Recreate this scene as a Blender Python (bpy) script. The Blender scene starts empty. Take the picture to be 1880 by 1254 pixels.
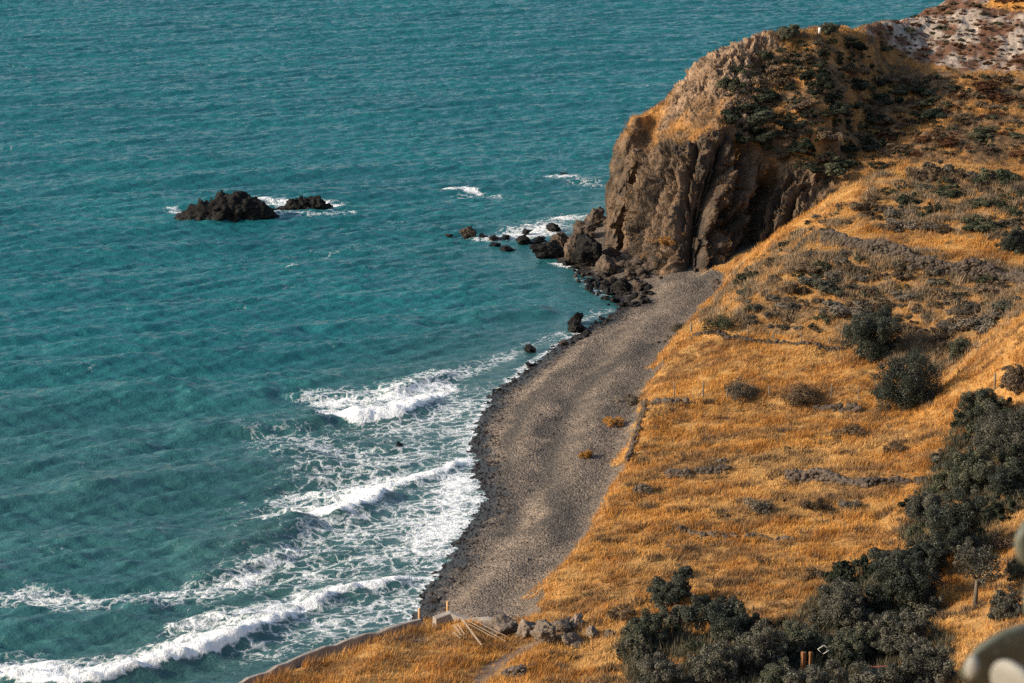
import bpy, math, random
import numpy as np
from mathutils import Vector, Matrix, geometry
from mathutils.bvhtree import BVHTree

random.seed(7)
RNG = np.random.default_rng(11)
SC = bpy.context.scene
COL = SC.collection

# ------------------------------------------------------------------ camera model
F = 4440.0                      # focal length in photo pixels (85 mm lens)
H = 62.0                        # eye height above the sea
PITCH = math.radians(15.0)
cP, sP = math.cos(PITCH), math.sin(PITCH)


def ray(u, v):
    a = (u - 940.0) / F
    b = (627.0 - v) / F
    return (a, cP + b * sP, -sP + b * cP)


def PZ(u, v, z=0.0):            # point of a sight line at height z
    d = ray(u, v)
    t = (z - H) / d[2]
    return (d[0] * t, d[1] * t, z)


def PY(u, v, Y):                # point of a sight line at distance Y
    d = ray(u, v)
    t = Y / d[1]
    return (d[0] * t, Y, H + d[2] * t)


def proj(X, Y, Z):
    zz = Z - H
    dep = np.maximum(Y * cP - zz * sP, 0.5)
    return 940 + F * X / dep, 627 - F * (Y * sP + zz * cP) / dep


def ppm(X, Y, Z):               # photo pixels per metre at a place
    return F / (Y * cP - (Z - H) * sP)


# ------------------------------------------------------------------ noise
_perm = np.random.default_rng(3).permutation(256).astype(np.int64)
_perm = np.concatenate([_perm, _perm, _perm])
_g = np.random.default_rng(4).normal(size=(256, 3))
_g /= np.linalg.norm(_g, axis=1)[:, None]


def perlin(x, y, z=0.0):
    x, y, z = np.broadcast_arrays(np.asarray(x, float), np.asarray(y, float), np.asarray(z, float))
    xi, yi, zi = np.floor(x).astype(np.int64), np.floor(y).astype(np.int64), np.floor(z).astype(np.int64)
    xf, yf, zf = x - xi, y - yi, z - zi
    fu, fv, fw = (t * t * t * (t * (t * 6 - 15) + 10) for t in (xf, yf, zf))
    out = 0
    for dx in (0, 1):
        for dy in (0, 1):
            for dz in (0, 1):
                h = _perm[_perm[_perm[(xi + dx) & 255] + ((yi + dy) & 255)] + ((zi + dz) & 255)]
                g = _g[h]
                d = g[..., 0] * (xf - dx) + g[..., 1] * (yf - dy) + g[..., 2] * (zf - dz)
                out = out + d * (fu if dx else 1 - fu) * (fv if dy else 1 - fv) * (fw if dz else 1 - fw)
    return out * 1.5


def fbm(x, y, z=0.0, o=4, gain=0.5):
    s, a, k = 0, 1.0, 1.0
    for i in range(o):
        s = s + a * perlin(np.asarray(x) * k + 17.3 * i, np.asarray(y) * k - 9.1 * i, np.asarray(z) * k + 4.7 * i)
        a *= gain
        k *= 2.03
    return s


def ridged(x, y, z=0.0, o=4, gain=0.5):
    s, a, k = 0, 1.0, 1.0
    for i in range(o):
        s = s + a * (1 - 2 * np.abs(perlin(np.asarray(x) * k + 11.3 * i, np.asarray(y) * k - 5.1 * i, np.asarray(z) * k + 2.7 * i)))
        a *= gain
        k *= 2.1
    return s * 0.6


def sstep(a, b, x):
    t = np.clip((x - a) / (b - a), 0, 1)
    return t * t * (3 - 2 * t)


def inpoly(u, v, poly):
    r = np.zeros(np.shape(u), bool)
    n = len(poly)
    for i in range(n):
        x1, y1 = poly[i]
        x2, y2 = poly[(i + 1) % n]
        if y1 == y2:
            continue
        c = ((y1 > v) != (y2 > v)) & (u < (x2 - x1) * (v - y1) / (y2 - y1) + x1)
        r ^= c
    return r


def pdist(px, py, pl):
    """distance to a polyline, signed (positive on its right), and the place along it 0..1"""
    best = np.full(px.shape, 1e9)
    sgn = np.ones(px.shape)
    par = np.zeros(px.shape)
    L = [0.0]
    for i in range(len(pl) - 1):
        L.append(L[-1] + math.hypot(pl[i + 1][0] - pl[i][0], pl[i + 1][1] - pl[i][1]))
    for i in range(len(pl) - 1):
        ax, ay = pl[i][0], pl[i][1]
        dx, dy = pl[i + 1][0] - ax, pl[i + 1][1] - ay
        l2 = dx * dx + dy * dy + 1e-9
        t = np.clip(((px - ax) * dx + (py - ay) * dy) / l2, 0, 1)
        ex, ey = px - ax - t * dx, py - ay - t * dy
        d = np.hypot(ex, ey)
        m = d < best
        best[m] = d[m]
        sgn[m] = np.where(dx * ey - dy * ex > 0, -1.0, 1.0)[m]
        par[m] = ((L[i] + t * math.sqrt(l2)) / L[-1])[m]
    return best, sgn, par


# ------------------------------------------------------------------ object helpers
def tag(o, label=None, cat=None, group=None, kind=None):
    if label: o['label'] = label
    if cat: o['category'] = cat
    if group: o['group'] = group
    if kind: o['kind'] = kind
    return o


def mesh_np(name, verts, faces, mat, tint=None, smooth=True, attrs=None):
    verts = np.ascontiguousarray(verts, dtype=np.float32)
    faces = np.ascontiguousarray(faces, dtype=np.int32)
    me = bpy.data.meshes.new(name)
    n, k = faces.shape
    me.vertices.add(len(verts))
    me.vertices.foreach_set('co', verts.ravel())
    me.loops.add(n * k)
    me.loops.foreach_set('vertex_index', faces.ravel())
    me.polygons.add(n)
    me.polygons.foreach_set('loop_start', np.arange(0, n * k, k, dtype=np.int32))
    me.polygons.foreach_set('use_smooth', np.full(n, smooth, dtype=bool))
    if tint is not None:
        a = me.attributes.new('tint', 'FLOAT_COLOR', 'POINT')
        c = np.ones((len(verts), 4), np.float32)
        c[:, :3] = tint
        a.data.foreach_set('color', c.ravel())
    for nm, arr in (attrs or {}).items():
        a = me.attributes.new(nm, 'FLOAT', 'POINT')
        a.data.foreach_set('value', np.ascontiguousarray(arr, dtype=np.float32))
    me.update(calc_edges=True)
    if mat: me.materials.append(mat)
    return me


def link(name, me, parent=None, loc=(0, 0, 0), rot=(0, 0, 0), scale=(1, 1, 1)):
    o = bpy.data.objects.new(name, me)
    COL.objects.link(o)
    o.location, o.rotation_euler, o.scale = loc, rot, scale
    if parent: o.parent = parent
    return o


def empty(name, loc, rz=0.0):
    o = bpy.data.objects.new(name, None)
    COL.objects.link(o)
    o.location = loc
    o.rotation_euler = (0, 0, rz)
    o.empty_display_size = 0.3
    return o


def copy_thing(src, loc, rz=0, scale=(1, 1, 1), rot=None):
    c = src.copy()
    COL.objects.link(c)
    c.location = loc
    c.rotation_euler = rot if rot is not None else (0, 0, rz)
    c.scale = scale
    for ch in src.children:
        k = ch.copy()
        COL.objects.link(k)
        k.parent = c
    return c


def grid_faces(nr, nc):
    i = np.arange(nr * nc).reshape(nr, nc)
    return np.stack([i[:-1, :-1], i[:-1, 1:], i[1:, 1:], i[1:, :-1]], -1).reshape(-1, 4)


def tube_np(pts, rads, n=7):
    pts = [Vector(p) for p in pts]
    V, Fc = [], []
    for i, p in enumerate(pts):
        d = (pts[min(i + 1, len(pts) - 1)] - pts[max(i - 1, 0)]).normalized()
        a = d.cross(Vector((0.31, 0.95, 0.12))).normalized()
        b = d.cross(a)
        for k in range(n):
            t = 2 * math.pi * k / n
            V.append(p + (a * math.cos(t) + b * math.sin(t)) * rads[i])
    for i in range(len(pts) - 1):
        for k in range(n):
            Fc.append((i * n + k, i * n + (k + 1) % n, (i + 1) * n + (k + 1) % n, (i + 1) * n + k))
    b0 = len(V)
    V.append(pts[0]); V.append(pts[-1])
    e = (len(pts) - 1) * n
    for k in range(n):
        Fc.append((b0, (k + 1) % n, k, k))
        Fc.append((b0 + 1, e + k, e + (k + 1) % n, e + (k + 1) % n))
    return np.array([tuple(v) for v in V]), Fc


def mesh_py(name, V, Fc, mat, smooth=True):
    me = bpy.data.meshes.new(name)
    me.from_pydata([tuple(v) for v in V], [], [tuple(dict.fromkeys(f)) for f in Fc])
    me.polygons.foreach_set('use_smooth', np.full(len(me.polygons), smooth, dtype=bool))
    me.update()
    me.materials.append(mat)
    return me


def join(parts):
    V, Fc, b = [], [], 0
    for v, f in parts:
        V.extend([tuple(p) for p in v])
        Fc.extend([tuple(i + b for i in q) for q in f])
        b += len(v)
    return V, Fc


# ------------------------------------------------------------------ materials
class NT:
    def __init__(s, name):
        s.m = bpy.data.materials.new(name)
        s.m.use_nodes = True
        s.t = s.m.node_tree
        s.t.nodes.clear()
        s.out = s.t.nodes.new('ShaderNodeOutputMaterial')

    def n(s, typ, ins=None, **kw):
        nd = s.t.nodes.new(typ)
        for k, v in kw.items():
            setattr(nd, k, v)
        for k, v in (ins or {}).items():
            if isinstance(v, bpy.types.NodeSocket):
                s.t.links.new(v, nd.inputs[k])
            else:
                nd.inputs[k].default_value = v
        return nd

    def math(s, op, a, b=0.0, clamp=False):
        nd = s.n('ShaderNodeMath', {0: a, 1: b}, operation=op)
        nd.use_clamp = clamp
        return nd.outputs[0]

    def mix(s, f, a, b, mode='MIX'):
        nd = s.t.nodes.new('ShaderNodeMix')
        nd.data_type = 'RGBA'
        nd.blend_type = mode
        for i, v in ((0, f), (6, a), (7, b)):
            if isinstance(v, bpy.types.NodeSocket): s.t.links.new(v, nd.inputs[i])
            else: nd.inputs[i].default_value = v if i == 0 else (*v, 1.0)[:4]
        return nd.outputs[2]

    def noise(s, vec, scale, detail=4, rough=0.55, dist=0.0):
        return s.n('ShaderNodeTexNoise', {'Vector': vec, 'Scale': scale, 'Detail': detail, 'Roughness': rough, 'Distortion': dist}).outputs[0]

    def mapr(s, v, a, b, c, d):
        return s.n('ShaderNodeMapRange', {0: v, 1: a, 2: b, 3: c, 4: d}).outputs[0]

    def ramp(s, v, stops):
        nd = s.n('ShaderNodeValToRGB', {0: v})
        cr = nd.color_ramp
        while len(cr.elements) < len(stops): cr.elements.new(0.5)
        for e, (p, c) in zip(cr.elements, stops):
            e.position = p
            e.color = (*c, 1.0)[:4]
        return nd.outputs[0]

    def end(s, shader):
        s.t.links.new(shader, s.out.inputs[0])
        return s.m


def obj_co(t):
    return t.n('ShaderNodeTexCoord').outputs['Object']


def geo_pos(t):
    return t.n('ShaderNodeNewGeometry').outputs['Position']


def mat_ground():
    t = NT('ground_cover')
    p = geo_pos(t)
    at = t.n('ShaderNodeAttribute', attribute_name='tint').outputs['Color']
    peb = t.n('ShaderNodeAttribute', attribute_name='pebble').outputs['Fac']
    n1 = t.noise(p, 0.9, 6, 0.65)
    n2 = t.noise(p, 5.0, 4, 0.7)
    vor = t.n('ShaderNodeTexVoronoi', {'Vector': p, 'Scale': 6.5})
    vor2 = t.n('ShaderNodeTexVoronoi', {'Vector': p, 'Scale': 2.1})
    vc = t.n('ShaderNodeSeparateColor', {0: vor.outputs['Color']}).outputs[0]
    vc2 = t.n('ShaderNodeSeparateColor', {0: vor2.outputs['Color']}).outputs[0]
    k = t.math('MULTIPLY', t.mapr(n1, 0.25, 0.75, 0.72, 1.28), t.mapr(n2, 0.25, 0.75, 0.72, 1.28))
    kp = t.math('MULTIPLY', t.mapr(vc, 0, 1, 0.66, 1.34), t.mapr(vc2, 0, 1, 0.86, 1.14))
    kp = t.math('MULTIPLY', kp, t.mapr(n1, 0.3, 0.7, 0.85, 1.15))
    kk = t.n('ShaderNodeMix', {0: peb, 2: k, 3: kp}).outputs[0]
    c = t.n('ShaderNodeVectorMath', {0: at, 3: kk}, operation='SCALE').outputs[0]
    hb = t.math('ADD', t.math('MULTIPLY', n2, 0.5), t.math('MULTIPLY', n1, 0.6))
    hp = t.math('SUBTRACT', 1.0, t.math('ADD', t.math('MULTIPLY', vor.outputs[0], 1.0), t.math('MULTIPLY', vor2.outputs[0], 0.7)))
    hh = t.n('ShaderNodeMix', {0: peb, 2: hb, 3: hp}).outputs[0]
    bmp = t.n('ShaderNodeBump', {'Strength': 0.9, 'Distance': 0.14, 'Height': hh}).outputs[0]
    wet = t.n('ShaderNodeAttribute', attribute_name='wet').outputs['Fac']
    ro = t.mapr(wet, 0, 1, 0.95, 0.35)
    b = t.n('ShaderNodeBsdfPrincipled', {'Base Color': c, 'Roughness': ro, 'Specular IOR Level': 0.25, 'Normal': bmp})
    return t.end(b.outputs[0])


def mat_headland():
    t = NT('headland_rock')
    p = geo_pos(t)
    at = t.n('ShaderNodeAttribute', attribute_name='tint').outputs['Color']
    rk = t.n('ShaderNodeAttribute', attribute_name='rock').outputs['Fac']
    mp = t.n('ShaderNodeMapping', {'Vector': p, 'Scale': (1, 1, 0.28)}).outputs[0]
    n1 = t.noise(mp, 0.8, 8, 0.65, 0.4)
    n2 = t.noise(p, 3.2, 6, 0.7)
    vor = t.n('ShaderNodeTexVoronoi', {'Vector': t.n('ShaderNodeVectorMath', {0: mp, 1: t.n('ShaderNodeVectorMath', {0: t.n('ShaderNodeTexNoise', {'Vector': p, 'Scale': 0.9}).outputs[1], 3: 1.2}, operation='SCALE').outputs[0]}).outputs[0], 'Scale': 0.95}, feature='DISTANCE_TO_EDGE').outputs[0]
    k = t.math('MULTIPLY', t.mapr(n1, 0.25, 0.75, 0.55, 1.45), t.mapr(n2, 0.25, 0.75, 0.65, 1.35))
    c = t.n('ShaderNodeVectorMath', {0: at, 3: k}, operation='SCALE').outputs[0]
    crack = t.mapr(vor, 0.0, 0.09, 0.0, 1.0)
    h = t.math('ADD', t.math('MULTIPLY', n1, 1.2), t.math('MULTIPLY', n2, 0.5))
    h = t.math('ADD', h, t.math('MULTIPLY', t.math('MULTIPLY', crack, 0.35), rk))
    bmp = t.n('ShaderNodeBump', {'Strength': 0.8, 'Distance': 0.3, 'Height': h}).outputs[0]
    b = t.n('ShaderNodeBsdfPrincipled', {'Base Color': c, 'Roughness': 0.95, 'Specular IOR Level': 0.15, 'Normal': bmp})
    return t.end(b.outputs[0])


def mat_rock(name, c1, c2, wet=0.0, band=True, scale=1.0):
    t = NT(name)
    p = geo_pos(t)
    n1 = t.noise(p, 1.1 * scale, 7, 0.65, 0.3)
    n2 = t.noise(p, 5.5 * scale, 5, 0.7)
    c = t.mix(t.mapr(n1, 0.3, 0.7, 0, 1), c1, c2)
    rnd = t.n('ShaderNodeObjectInfo').outputs['Random']
    k = t.math('MULTIPLY', t.mapr(n2, 0.25, 0.75, 0.6, 1.4), t.mapr(rnd, 0, 1, 0.7, 1.3))
    c = t.n('ShaderNodeVectorMath', {0: c, 3: k}, operation='SCALE').outputs[0]
    if band:                     # the tide line: rock is wet and dark close to the water
        z = t.n('ShaderNodeSeparateXYZ', {0: p}).outputs[2]
        zz = t.math('ADD', z, t.math('MULTIPLY', n1, 0.8))
        dk = t.mapr(zz, 0.6, 1.6, 0.33, 1.0)
        c = t.n('ShaderNodeVectorMath', {0: c, 3: dk}, operation='SCALE').outputs[0]
        ro = t.mapr(zz, 0.5, 1.5, 0.35, 0.92)
    else:
        ro = 0.92
    h = t.math('ADD', t.math('MULTIPLY', n1, 0.8), t.math('MULTIPLY', n2, 0.5))
    bmp = t.n('ShaderNodeBump', {'Strength': 1.0, 'Distance': 0.22 / scale, 'Height': h}).outputs[0]
    b = t.n('ShaderNodeBsdfPrincipled', {'Base Color': c, 'Roughness': ro, 'Specular IOR Level': 0.2, 'Normal': bmp})
    return t.end(b.outputs[0])


def mat_leaf(name, trans=0.2, var=0.25, rough=0.6, spec=0.2):
    t = NT(name)
    at = t.n('ShaderNodeAttribute', attribute_name='tint').outputs['Color']
    rnd = t.n('ShaderNodeObjectInfo').outputs['Random']
    c = t.n('ShaderNodeVectorMath', {0: at, 3: t.mapr(rnd, 0, 1, 1 - var, 1 + var)}, operation='SCALE').outputs[0]
    b = t.n('ShaderNodeBsdfPrincipled', {'Base Color': c, 'Roughness': rough, 'Specular IOR Level': spec})
    tr = t.n('ShaderNodeBsdfTranslucent', {0: c})
    m = t.n('ShaderNodeMixShader', {0: trans, 1: b.outputs[0], 2: tr.outputs[0]})
    return t.end(m.outputs[0])


def mat_wood(name, c1, c2):
    t = NT(name)
    p = obj_co(t)
    mp = t.n('ShaderNodeMapping', {'Vector': p, 'Scale': (14, 14, 1.4)}).outputs[0]
    n = t.noise(mp, 1.0, 6, 0.65)
    c = t.mix(t.mapr(n, 0.3, 0.7, 0, 1), c1, c2)
    bmp = t.n('ShaderNodeBump', {'Strength': 0.5, 'Distance': 0.02, 'Height': n}).outputs[0]
    b = t.n('ShaderNodeBsdfPrincipled', {'Base Color': c, 'Roughness': 0.85, 'Specular IOR Level': 0.2, 'Normal': bmp})
    return t.end(b.outputs[0])


def mat_concrete():
    t = NT('weathered_concrete')
    p = geo_pos(t)
    n1, n2 = t.noise(p, 0.8, 6, 0.7), t.noise(p, 9, 4, 0.7)
    c = t.mix(t.mapr(n1, 0.3, 0.7, 0, 1), (0.20, 0.165, 0.135), (0.36, 0.31, 0.26))
    c = t.n('ShaderNodeVectorMath', {0: c, 3: t.mapr(n2, 0.2, 0.8, 0.75, 1.2)}, operation='SCALE').outputs[0]
    bmp = t.n('ShaderNodeBump', {'Strength': 0.6, 'Distance': 0.04, 'Height': t.math('ADD', n1, n2)}).outputs[0]
    b = t.n('ShaderNodeBsdfPrincipled', {'Base Color': c, 'Roughness': 0.9, 'Normal': bmp})
    return t.end(b.outputs[0])


def mat_plain(name, col, rough=0.6):
    t = NT(name)
    n = t.noise(obj_co(t), 12.0, 4, 0.6)
    c = t.n('ShaderNodeVectorMath', {0: t.n('ShaderNodeRGB').outputs[0], 3: t.mapr(n, 0.3, 0.7, 0.85, 1.15)}, operation='SCALE')
    c.inputs[0].links[0].from_node.outputs[0].default_value = (*col, 1)
    b = t.n('ShaderNodeBsdfPrincipled', {'Base Color': c.outputs[0], 'Roughness': rough})
    return t.end(b.outputs[0])


def mat_cactus():
    t = NT('cactus_skin')
    p = obj_co(t)
    n = t.noise(p, 9.0, 5, 0.6)
    sp = t.n('ShaderNodeTexVoronoi', {'Vector': p, 'Scale': 26.0}).outputs[0]
    c = t.mix(t.mapr(n, 0.3, 0.7, 0, 1), (0.050, 0.058, 0.042), (0.13, 0.135, 0.10))
    c = t.mix(t.mapr(sp, 0.05, 0.12, 0.8, 0.0), c, (0.33, 0.30, 0.22))
    bmp = t.n('ShaderNodeBump', {'Strength': 0.4, 'Distance': 0.01, 'Height': n}).outputs[0]
    b = t.n('ShaderNodeBsdfPrincipled', {'Base Color': c, 'Roughness': 0.55, 'Normal': bmp})
    return t.end(b.outputs[0])


def mat_water():
    t = NT('sea_water')
    p = geo_pos(t)
    foam = t.n('ShaderNodeAttribute', attribute_name='foam').outputs['Fac']
    shal = t.n('ShaderNodeAttribute', attribute_name='shallow').outputs['Fac']
    # foam web
    wq = t.n('ShaderNodeMapping', {'Vector': p, 'Rotation': (0, 0, math.radians(25)), 'Scale': (1.5, 1.0, 1.0)}, vector_type='TEXTURE').outputs[0]
    warp = t.n('ShaderNodeVectorMath', {0: t.n('ShaderNodeTexNoise', {'Vector': p, 'Scale': 0.55, 'Detail': 4.0}).outputs[1], 3: 2.6}, operation='SCALE').outputs[0]
    wv = t.n('ShaderNodeVectorMath', {0: wq, 1: warp}).outputs[0]
    v1 = t.n('ShaderNodeTexVoronoi', {'Vector': wv, 'Scale': 0.95}, feature='DISTANCE_TO_EDGE').outputs[0]
    v2 = t.n('ShaderNodeTexVoronoi', {'Vector': wv, 'Scale': 2.7}, feature='DISTANCE_TO_EDGE').outputs[0]
    w1 = t.mapr(v1, 0.0, 0.22, 1.0, 0.0)
    w2 = t.mapr(v2, 0.0, 0.25, 1.0, 0.0)
    nf = t.noise(p, 1.6, 6, 0.7)
    nl = t.noise(p, 0.28, 4, 0.6)
    pat = t.math('ADD', t.math('MULTIPLY', w1, 0.42), t.math('MULTIPLY', w2, 0.26))
    pat = t.math('ADD', pat, t.math('MULTIPLY', t.mapr(nf, 0.25, 0.75, 0, 1), 0.32))
    fm = t.math('ADD', foam, t.math('MULTIPLY', t.math('SUBTRACT', nl, 0.5), t.math('MULTIPLY', foam, 0.9)))
    msk = t.math('SUBTRACT', t.math('MULTIPLY', fm, 1.30), t.math('SUBTRACT', 1.0, pat))
    msk = t.mapr(msk, -0.05, 0.50, 0.0, 1.0)
    # water body
    nb = t.noise(t.n('ShaderNodeMapping', {'Vector': p, 'Scale': (0.6, 1.4, 1)}).outputs[0], 0.045, 4, 0.6)
    deep = t.mix(t.mapr(nb, 0.35, 0.65, 0, 1), WATER_A, WATER_B)
    c = t.mix(shal, deep, WATER_S)
    m1 = t.n('ShaderNodeMapping', {'Vector': p, 'Rotation': (0, 0, math.radians(12)), 'Scale': (1.7, 0.8, 1)}, vector_type='TEXTURE').outputs[0]
    b1 = t.noise(m1, 1.15, 5, 0.62, 0.4)
    b2 = t.noise(m1, 3.6, 4, 0.62, 0.3)
    hgt = t.math('ADD', t.math('MULTIPLY', b1, 1.0), t.math('MULTIPLY', b2, 0.42))
    gust = t.mapr(nb, 0.3, 0.7, 0.85, 1.15)
    bmp = t.n('ShaderNodeBump', {'Strength': WATER_BUMP, 'Distance': 0.24, 'Height': t.math('MULTIPLY', hgt, gust)}).outputs[0]
    wat = t.n('ShaderNodeBsdfPrincipled', {'Base Color': c, 'Roughness': 0.13, 'IOR': 1.33, 'Specular IOR Level': 0.75, 'Normal': bmp})
    fb = t.n('ShaderNodeBump', {'Strength': 0.8, 'Distance': 0.25, 'Height': t.math('ADD', nf, t.math('MULTIPLY', pat, 0.5))}).outputs[0]
    fo = t.n('ShaderNodeBsdfPrincipled', {'Base Color': (0.84, 0.84, 0.82, 1), 'Roughness': 0.85, 'Specular IOR Level': 0.1, 'Normal': fb})
    mx = t.n('ShaderNodeMixShader', {0: msk, 1: wat.outputs[0], 2: fo.outputs[0]})
    return t.end(mx.outputs[0])


WATER_A = (0.008, 0.092, 0.104)
WATER_B = (0.012, 0.124, 0.134)
WATER_S = (0.036, 0.096, 0.092)
WATER_BUMP = 1.0

M = dict(
    ground=mat_ground(), head=mat_headland(), water=mat_water(),
    rock_dark=mat_rock('black_lava_rock', (0.006, 0.0063, 0.0065), (0.019, 0.0165, 0.0145)),
    rock_brown=mat_rock('brown_rock', (0.034, 0.027, 0.022), (0.125, 0.088, 0.062)),
    rock_field=mat_rock('field_stone', (0.032, 0.027, 0.023), (0.135, 0.102, 0.077), band=False, scale=2.0),
    rock_big=mat_rock('grey_boulder', (0.085, 0.07, 0.056), (0.215, 0.163, 0.125), band=False, scale=1.4),
    leaf=mat_leaf('evergreen_leaves', 0.12, 0.12, 0.5, 0.35),
    scrub=mat_leaf('dry_scrub_twigs', 0.15, 0.3, 0.85, 0.05),
    straw=mat_leaf('dry_straw', 0.25, 0.0, 0.8, 0.08),
    bark=mat_wood('bark', (0.06, 0.05, 0.04), (0.14, 0.115, 0.095)),
    post=mat_wood('weathered_post', (0.10, 0.08, 0.065), (0.2, 0.16, 0.12)),
    pale_wood=mat_wood('pale_driftwood', (0.17, 0.125, 0.09), (0.34, 0.255, 0.185)),
    new_wood=mat_wood('sunlit_timber', (0.42, 0.24, 0.11), (0.55, 0.33, 0.16)),
    board=mat_wood('brown_board', (0.16, 0.075, 0.03), (0.26, 0.12, 0.05)),
    concrete=mat_concrete(), cactus=mat_cactus(),
    lit_cactus=mat_plain('sunlit_cactus_skin', (0.20, 0.192, 0.168), 0.6),  # paler copy of the cactus skin, sunlight on the pads put into its colour
    white=mat_plain('white_paint', (0.5, 0.48, 0.45)), red=mat_plain('red_paint', (0.12, 0.012, 0.014)),
)

# ------------------------------------------------------------------ land: traced lines
SHORE_PX = [(770, 1122), (782, 1078), (828, 1032), (836, 996), (882, 948), (890, 905), (872, 852), (866, 802),
            (884, 760), (908, 722), (962, 682), (1012, 644), (1062, 612), (1112, 588), (1142, 562), (1128, 540),
            (1090, 516), (1045, 488), (1010, 476), (985, 466), (1010, 446), (1062, 420), (1110, 404)]
SHORE = [(-24, 128), (-19.5, 136.5), (-14.8, 141.6), (-10.2, 146.4), (-7.6, 151.5)] + [PZ(u, v, 0)[:2] for u, v in SHORE_PX]
SHORE_BACK = [(14, 292), (22, 312), (33, 333), (46, 352), (63, 378), (90, 425), (120, 455)]
SHORE_ALL = [(-40, 0), (-35, 60), (-30, 105)] + SHORE + SHORE_BACK
BASE_PX = [(985, 1098), (1040, 1032), (1075, 987), (1100, 946), (1124, 906), (1140, 862), (1151, 830), (1164, 790),
           (1175, 752), (1190, 717), (1207, 667), (1242, 622), (1266, 592), (1292, 567), (1325, 532), (1328, 515), (1296, 502)]
TOP_PX = [(1012, 1060), (1064, 995), (1100, 948), (1124, 908), (1147, 868), (1162, 826), (1170, 795), (1184, 757),
          (1196, 718), (1210, 684), (1226, 636), (1256, 602), (1284, 577), (1308, 552), (1340, 518), (1342, 492), (1318, 486)]
WALL_PX = [(438, 1256), (560, 1202), (650, 1171), (772, 1137)]
WALL2_PX = [(797, 1133), (826, 1127), (866, 1134), (926, 1141)]

pts = []


def add(p, z=None):
    pts.append((p[0], p[1], p[2] if z is None else z))


def resample(pl, step):
    out = []
    for a, b in zip(pl[:-1], pl[1:]):
        n = max(1, int(math.dist(a, b) / step))
        for k in range(n):
            out.append(tuple(a[i] + (b[i] - a[i]) * k / n for i in range(len(a))))
    out.append(tuple(pl[-1]))
    return out


for p in resample(SHORE_ALL, 3.0):
    add(p, 0.0)
for p in resample([PZ(u, v, 2.1) for u, v in BASE_PX], 2.5): add(p)
for p in resample([PZ(u, v, 3.4) for u, v in TOP_PX], 2.5): add(p)
for p in resample([PZ(u, v, 3.0) for u, v in WALL_PX], 2.0):
    add((p[0] + 0.35, p[1] - 0.3, 2.75))
    add((p[0] + 3.0, p[1] - 1.5, 2.9))
    add((p[0] - 0.8, p[1] + 0.9, -0.5))
for p in resample([PZ(u, v, 3.0) for u, v in WALL2_PX], 1.5):
    add((p[0], p[1] - 0.4, 2.6))
    add((p[0], p[1] + 1.6, 1.35))
# the fields and terraces (pixel, pixel, height)
for u, v, z in [(700, 1254, 3.1), (900, 1254, 3.5), (840, 1180, 3.0), (960, 1160, 2.9), (1050, 1150, 3.2), (985, 1125, 2.6),
                (1030, 1200, 3.3), (1100, 1254, 4.2), (1060, 1110, 3.2), (1150, 1120, 3.8), (1150, 1050, 3.9),
                (1300, 1254, 5.2), (1300, 1120, 4.6), (1250, 1020, 4.2), (1300, 920, 4.1), (1250, 890, 3.9),
                (1250, 858, 4.3), (1450, 885, 4.5), (1450, 866, 5.0), (1650, 890, 5.4), (1650, 873, 5.8),
                (1500, 1000, 4.7), (1600, 1000, 5.2), (1500, 1130, 5.2), (1600, 1254, 6.6), (1700, 1100, 6.6),
                (1250, 740, 4.2), (1250, 730, 4.7), (1400, 742, 4.6), (1400, 731, 5.1), (1570, 745, 5.1), (1570, 733, 5.6),
                (1420, 800, 4.6), (1650, 800, 5.4), (1300, 690, 4.8), (1450, 680, 5.2), (1290, 622, 5.0), (1290, 614, 5.5),
                (1420, 628, 5.4), (1420, 618, 6.0), (1530, 640, 5.9), (1530, 630, 6.4), (1620, 680, 6.0)]:
    add(PZ(u, v, z))
# slopes above (pixel, pixel, distance)
for u, v, Y in [(1880, 1254, 122), (1880, 1090, 138), (1880, 930, 156), (1880, 750, 180), (1780, 1090, 143), (1800, 930, 160), (1740, 708, 194),
                (1800, 655, 193), (1880, 590, 192), (1960, 700, 180), (1990, 560, 190), (1700, 600, 207), (1760, 662, 200), (1700, 540, 213), (1800, 560, 207),
                (1860, 560, 203), (1700, 498, 217.4), (1700, 468, 219.0), (1880, 520, 213.5), (1880, 490, 215.5), (1990, 500, 213),
                (1515, 442, 229.0), (1515, 430, 230), (1600, 472, 222), (1600, 442, 223.6), (1800, 510, 215.2), (1800, 482, 217), (1700, 440, 225), (1850, 440, 224),
                (1400, 540, 218.5), (1360, 580, 214.5), (1450, 580, 214), (1560, 580, 211), (1450, 480, 225), (1560, 510, 218.5), (1350, 500, 238),
                (1700, 380, 233), (1850, 390, 231), (1600, 385, 235), (1560, 370, 239),
                (1302, 500, 249), (1340, 476, 248), (1400, 446, 246), (1440, 416, 245), (1500, 371, 244), (1528, 336, 243.5), (1600, 318, 245), (1660, 300, 247), (1700, 291, 248), (1790, 300, 247), (1880, 306, 246), (1990, 300, 246)]:
    add(PY(u, v, Y))
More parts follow.
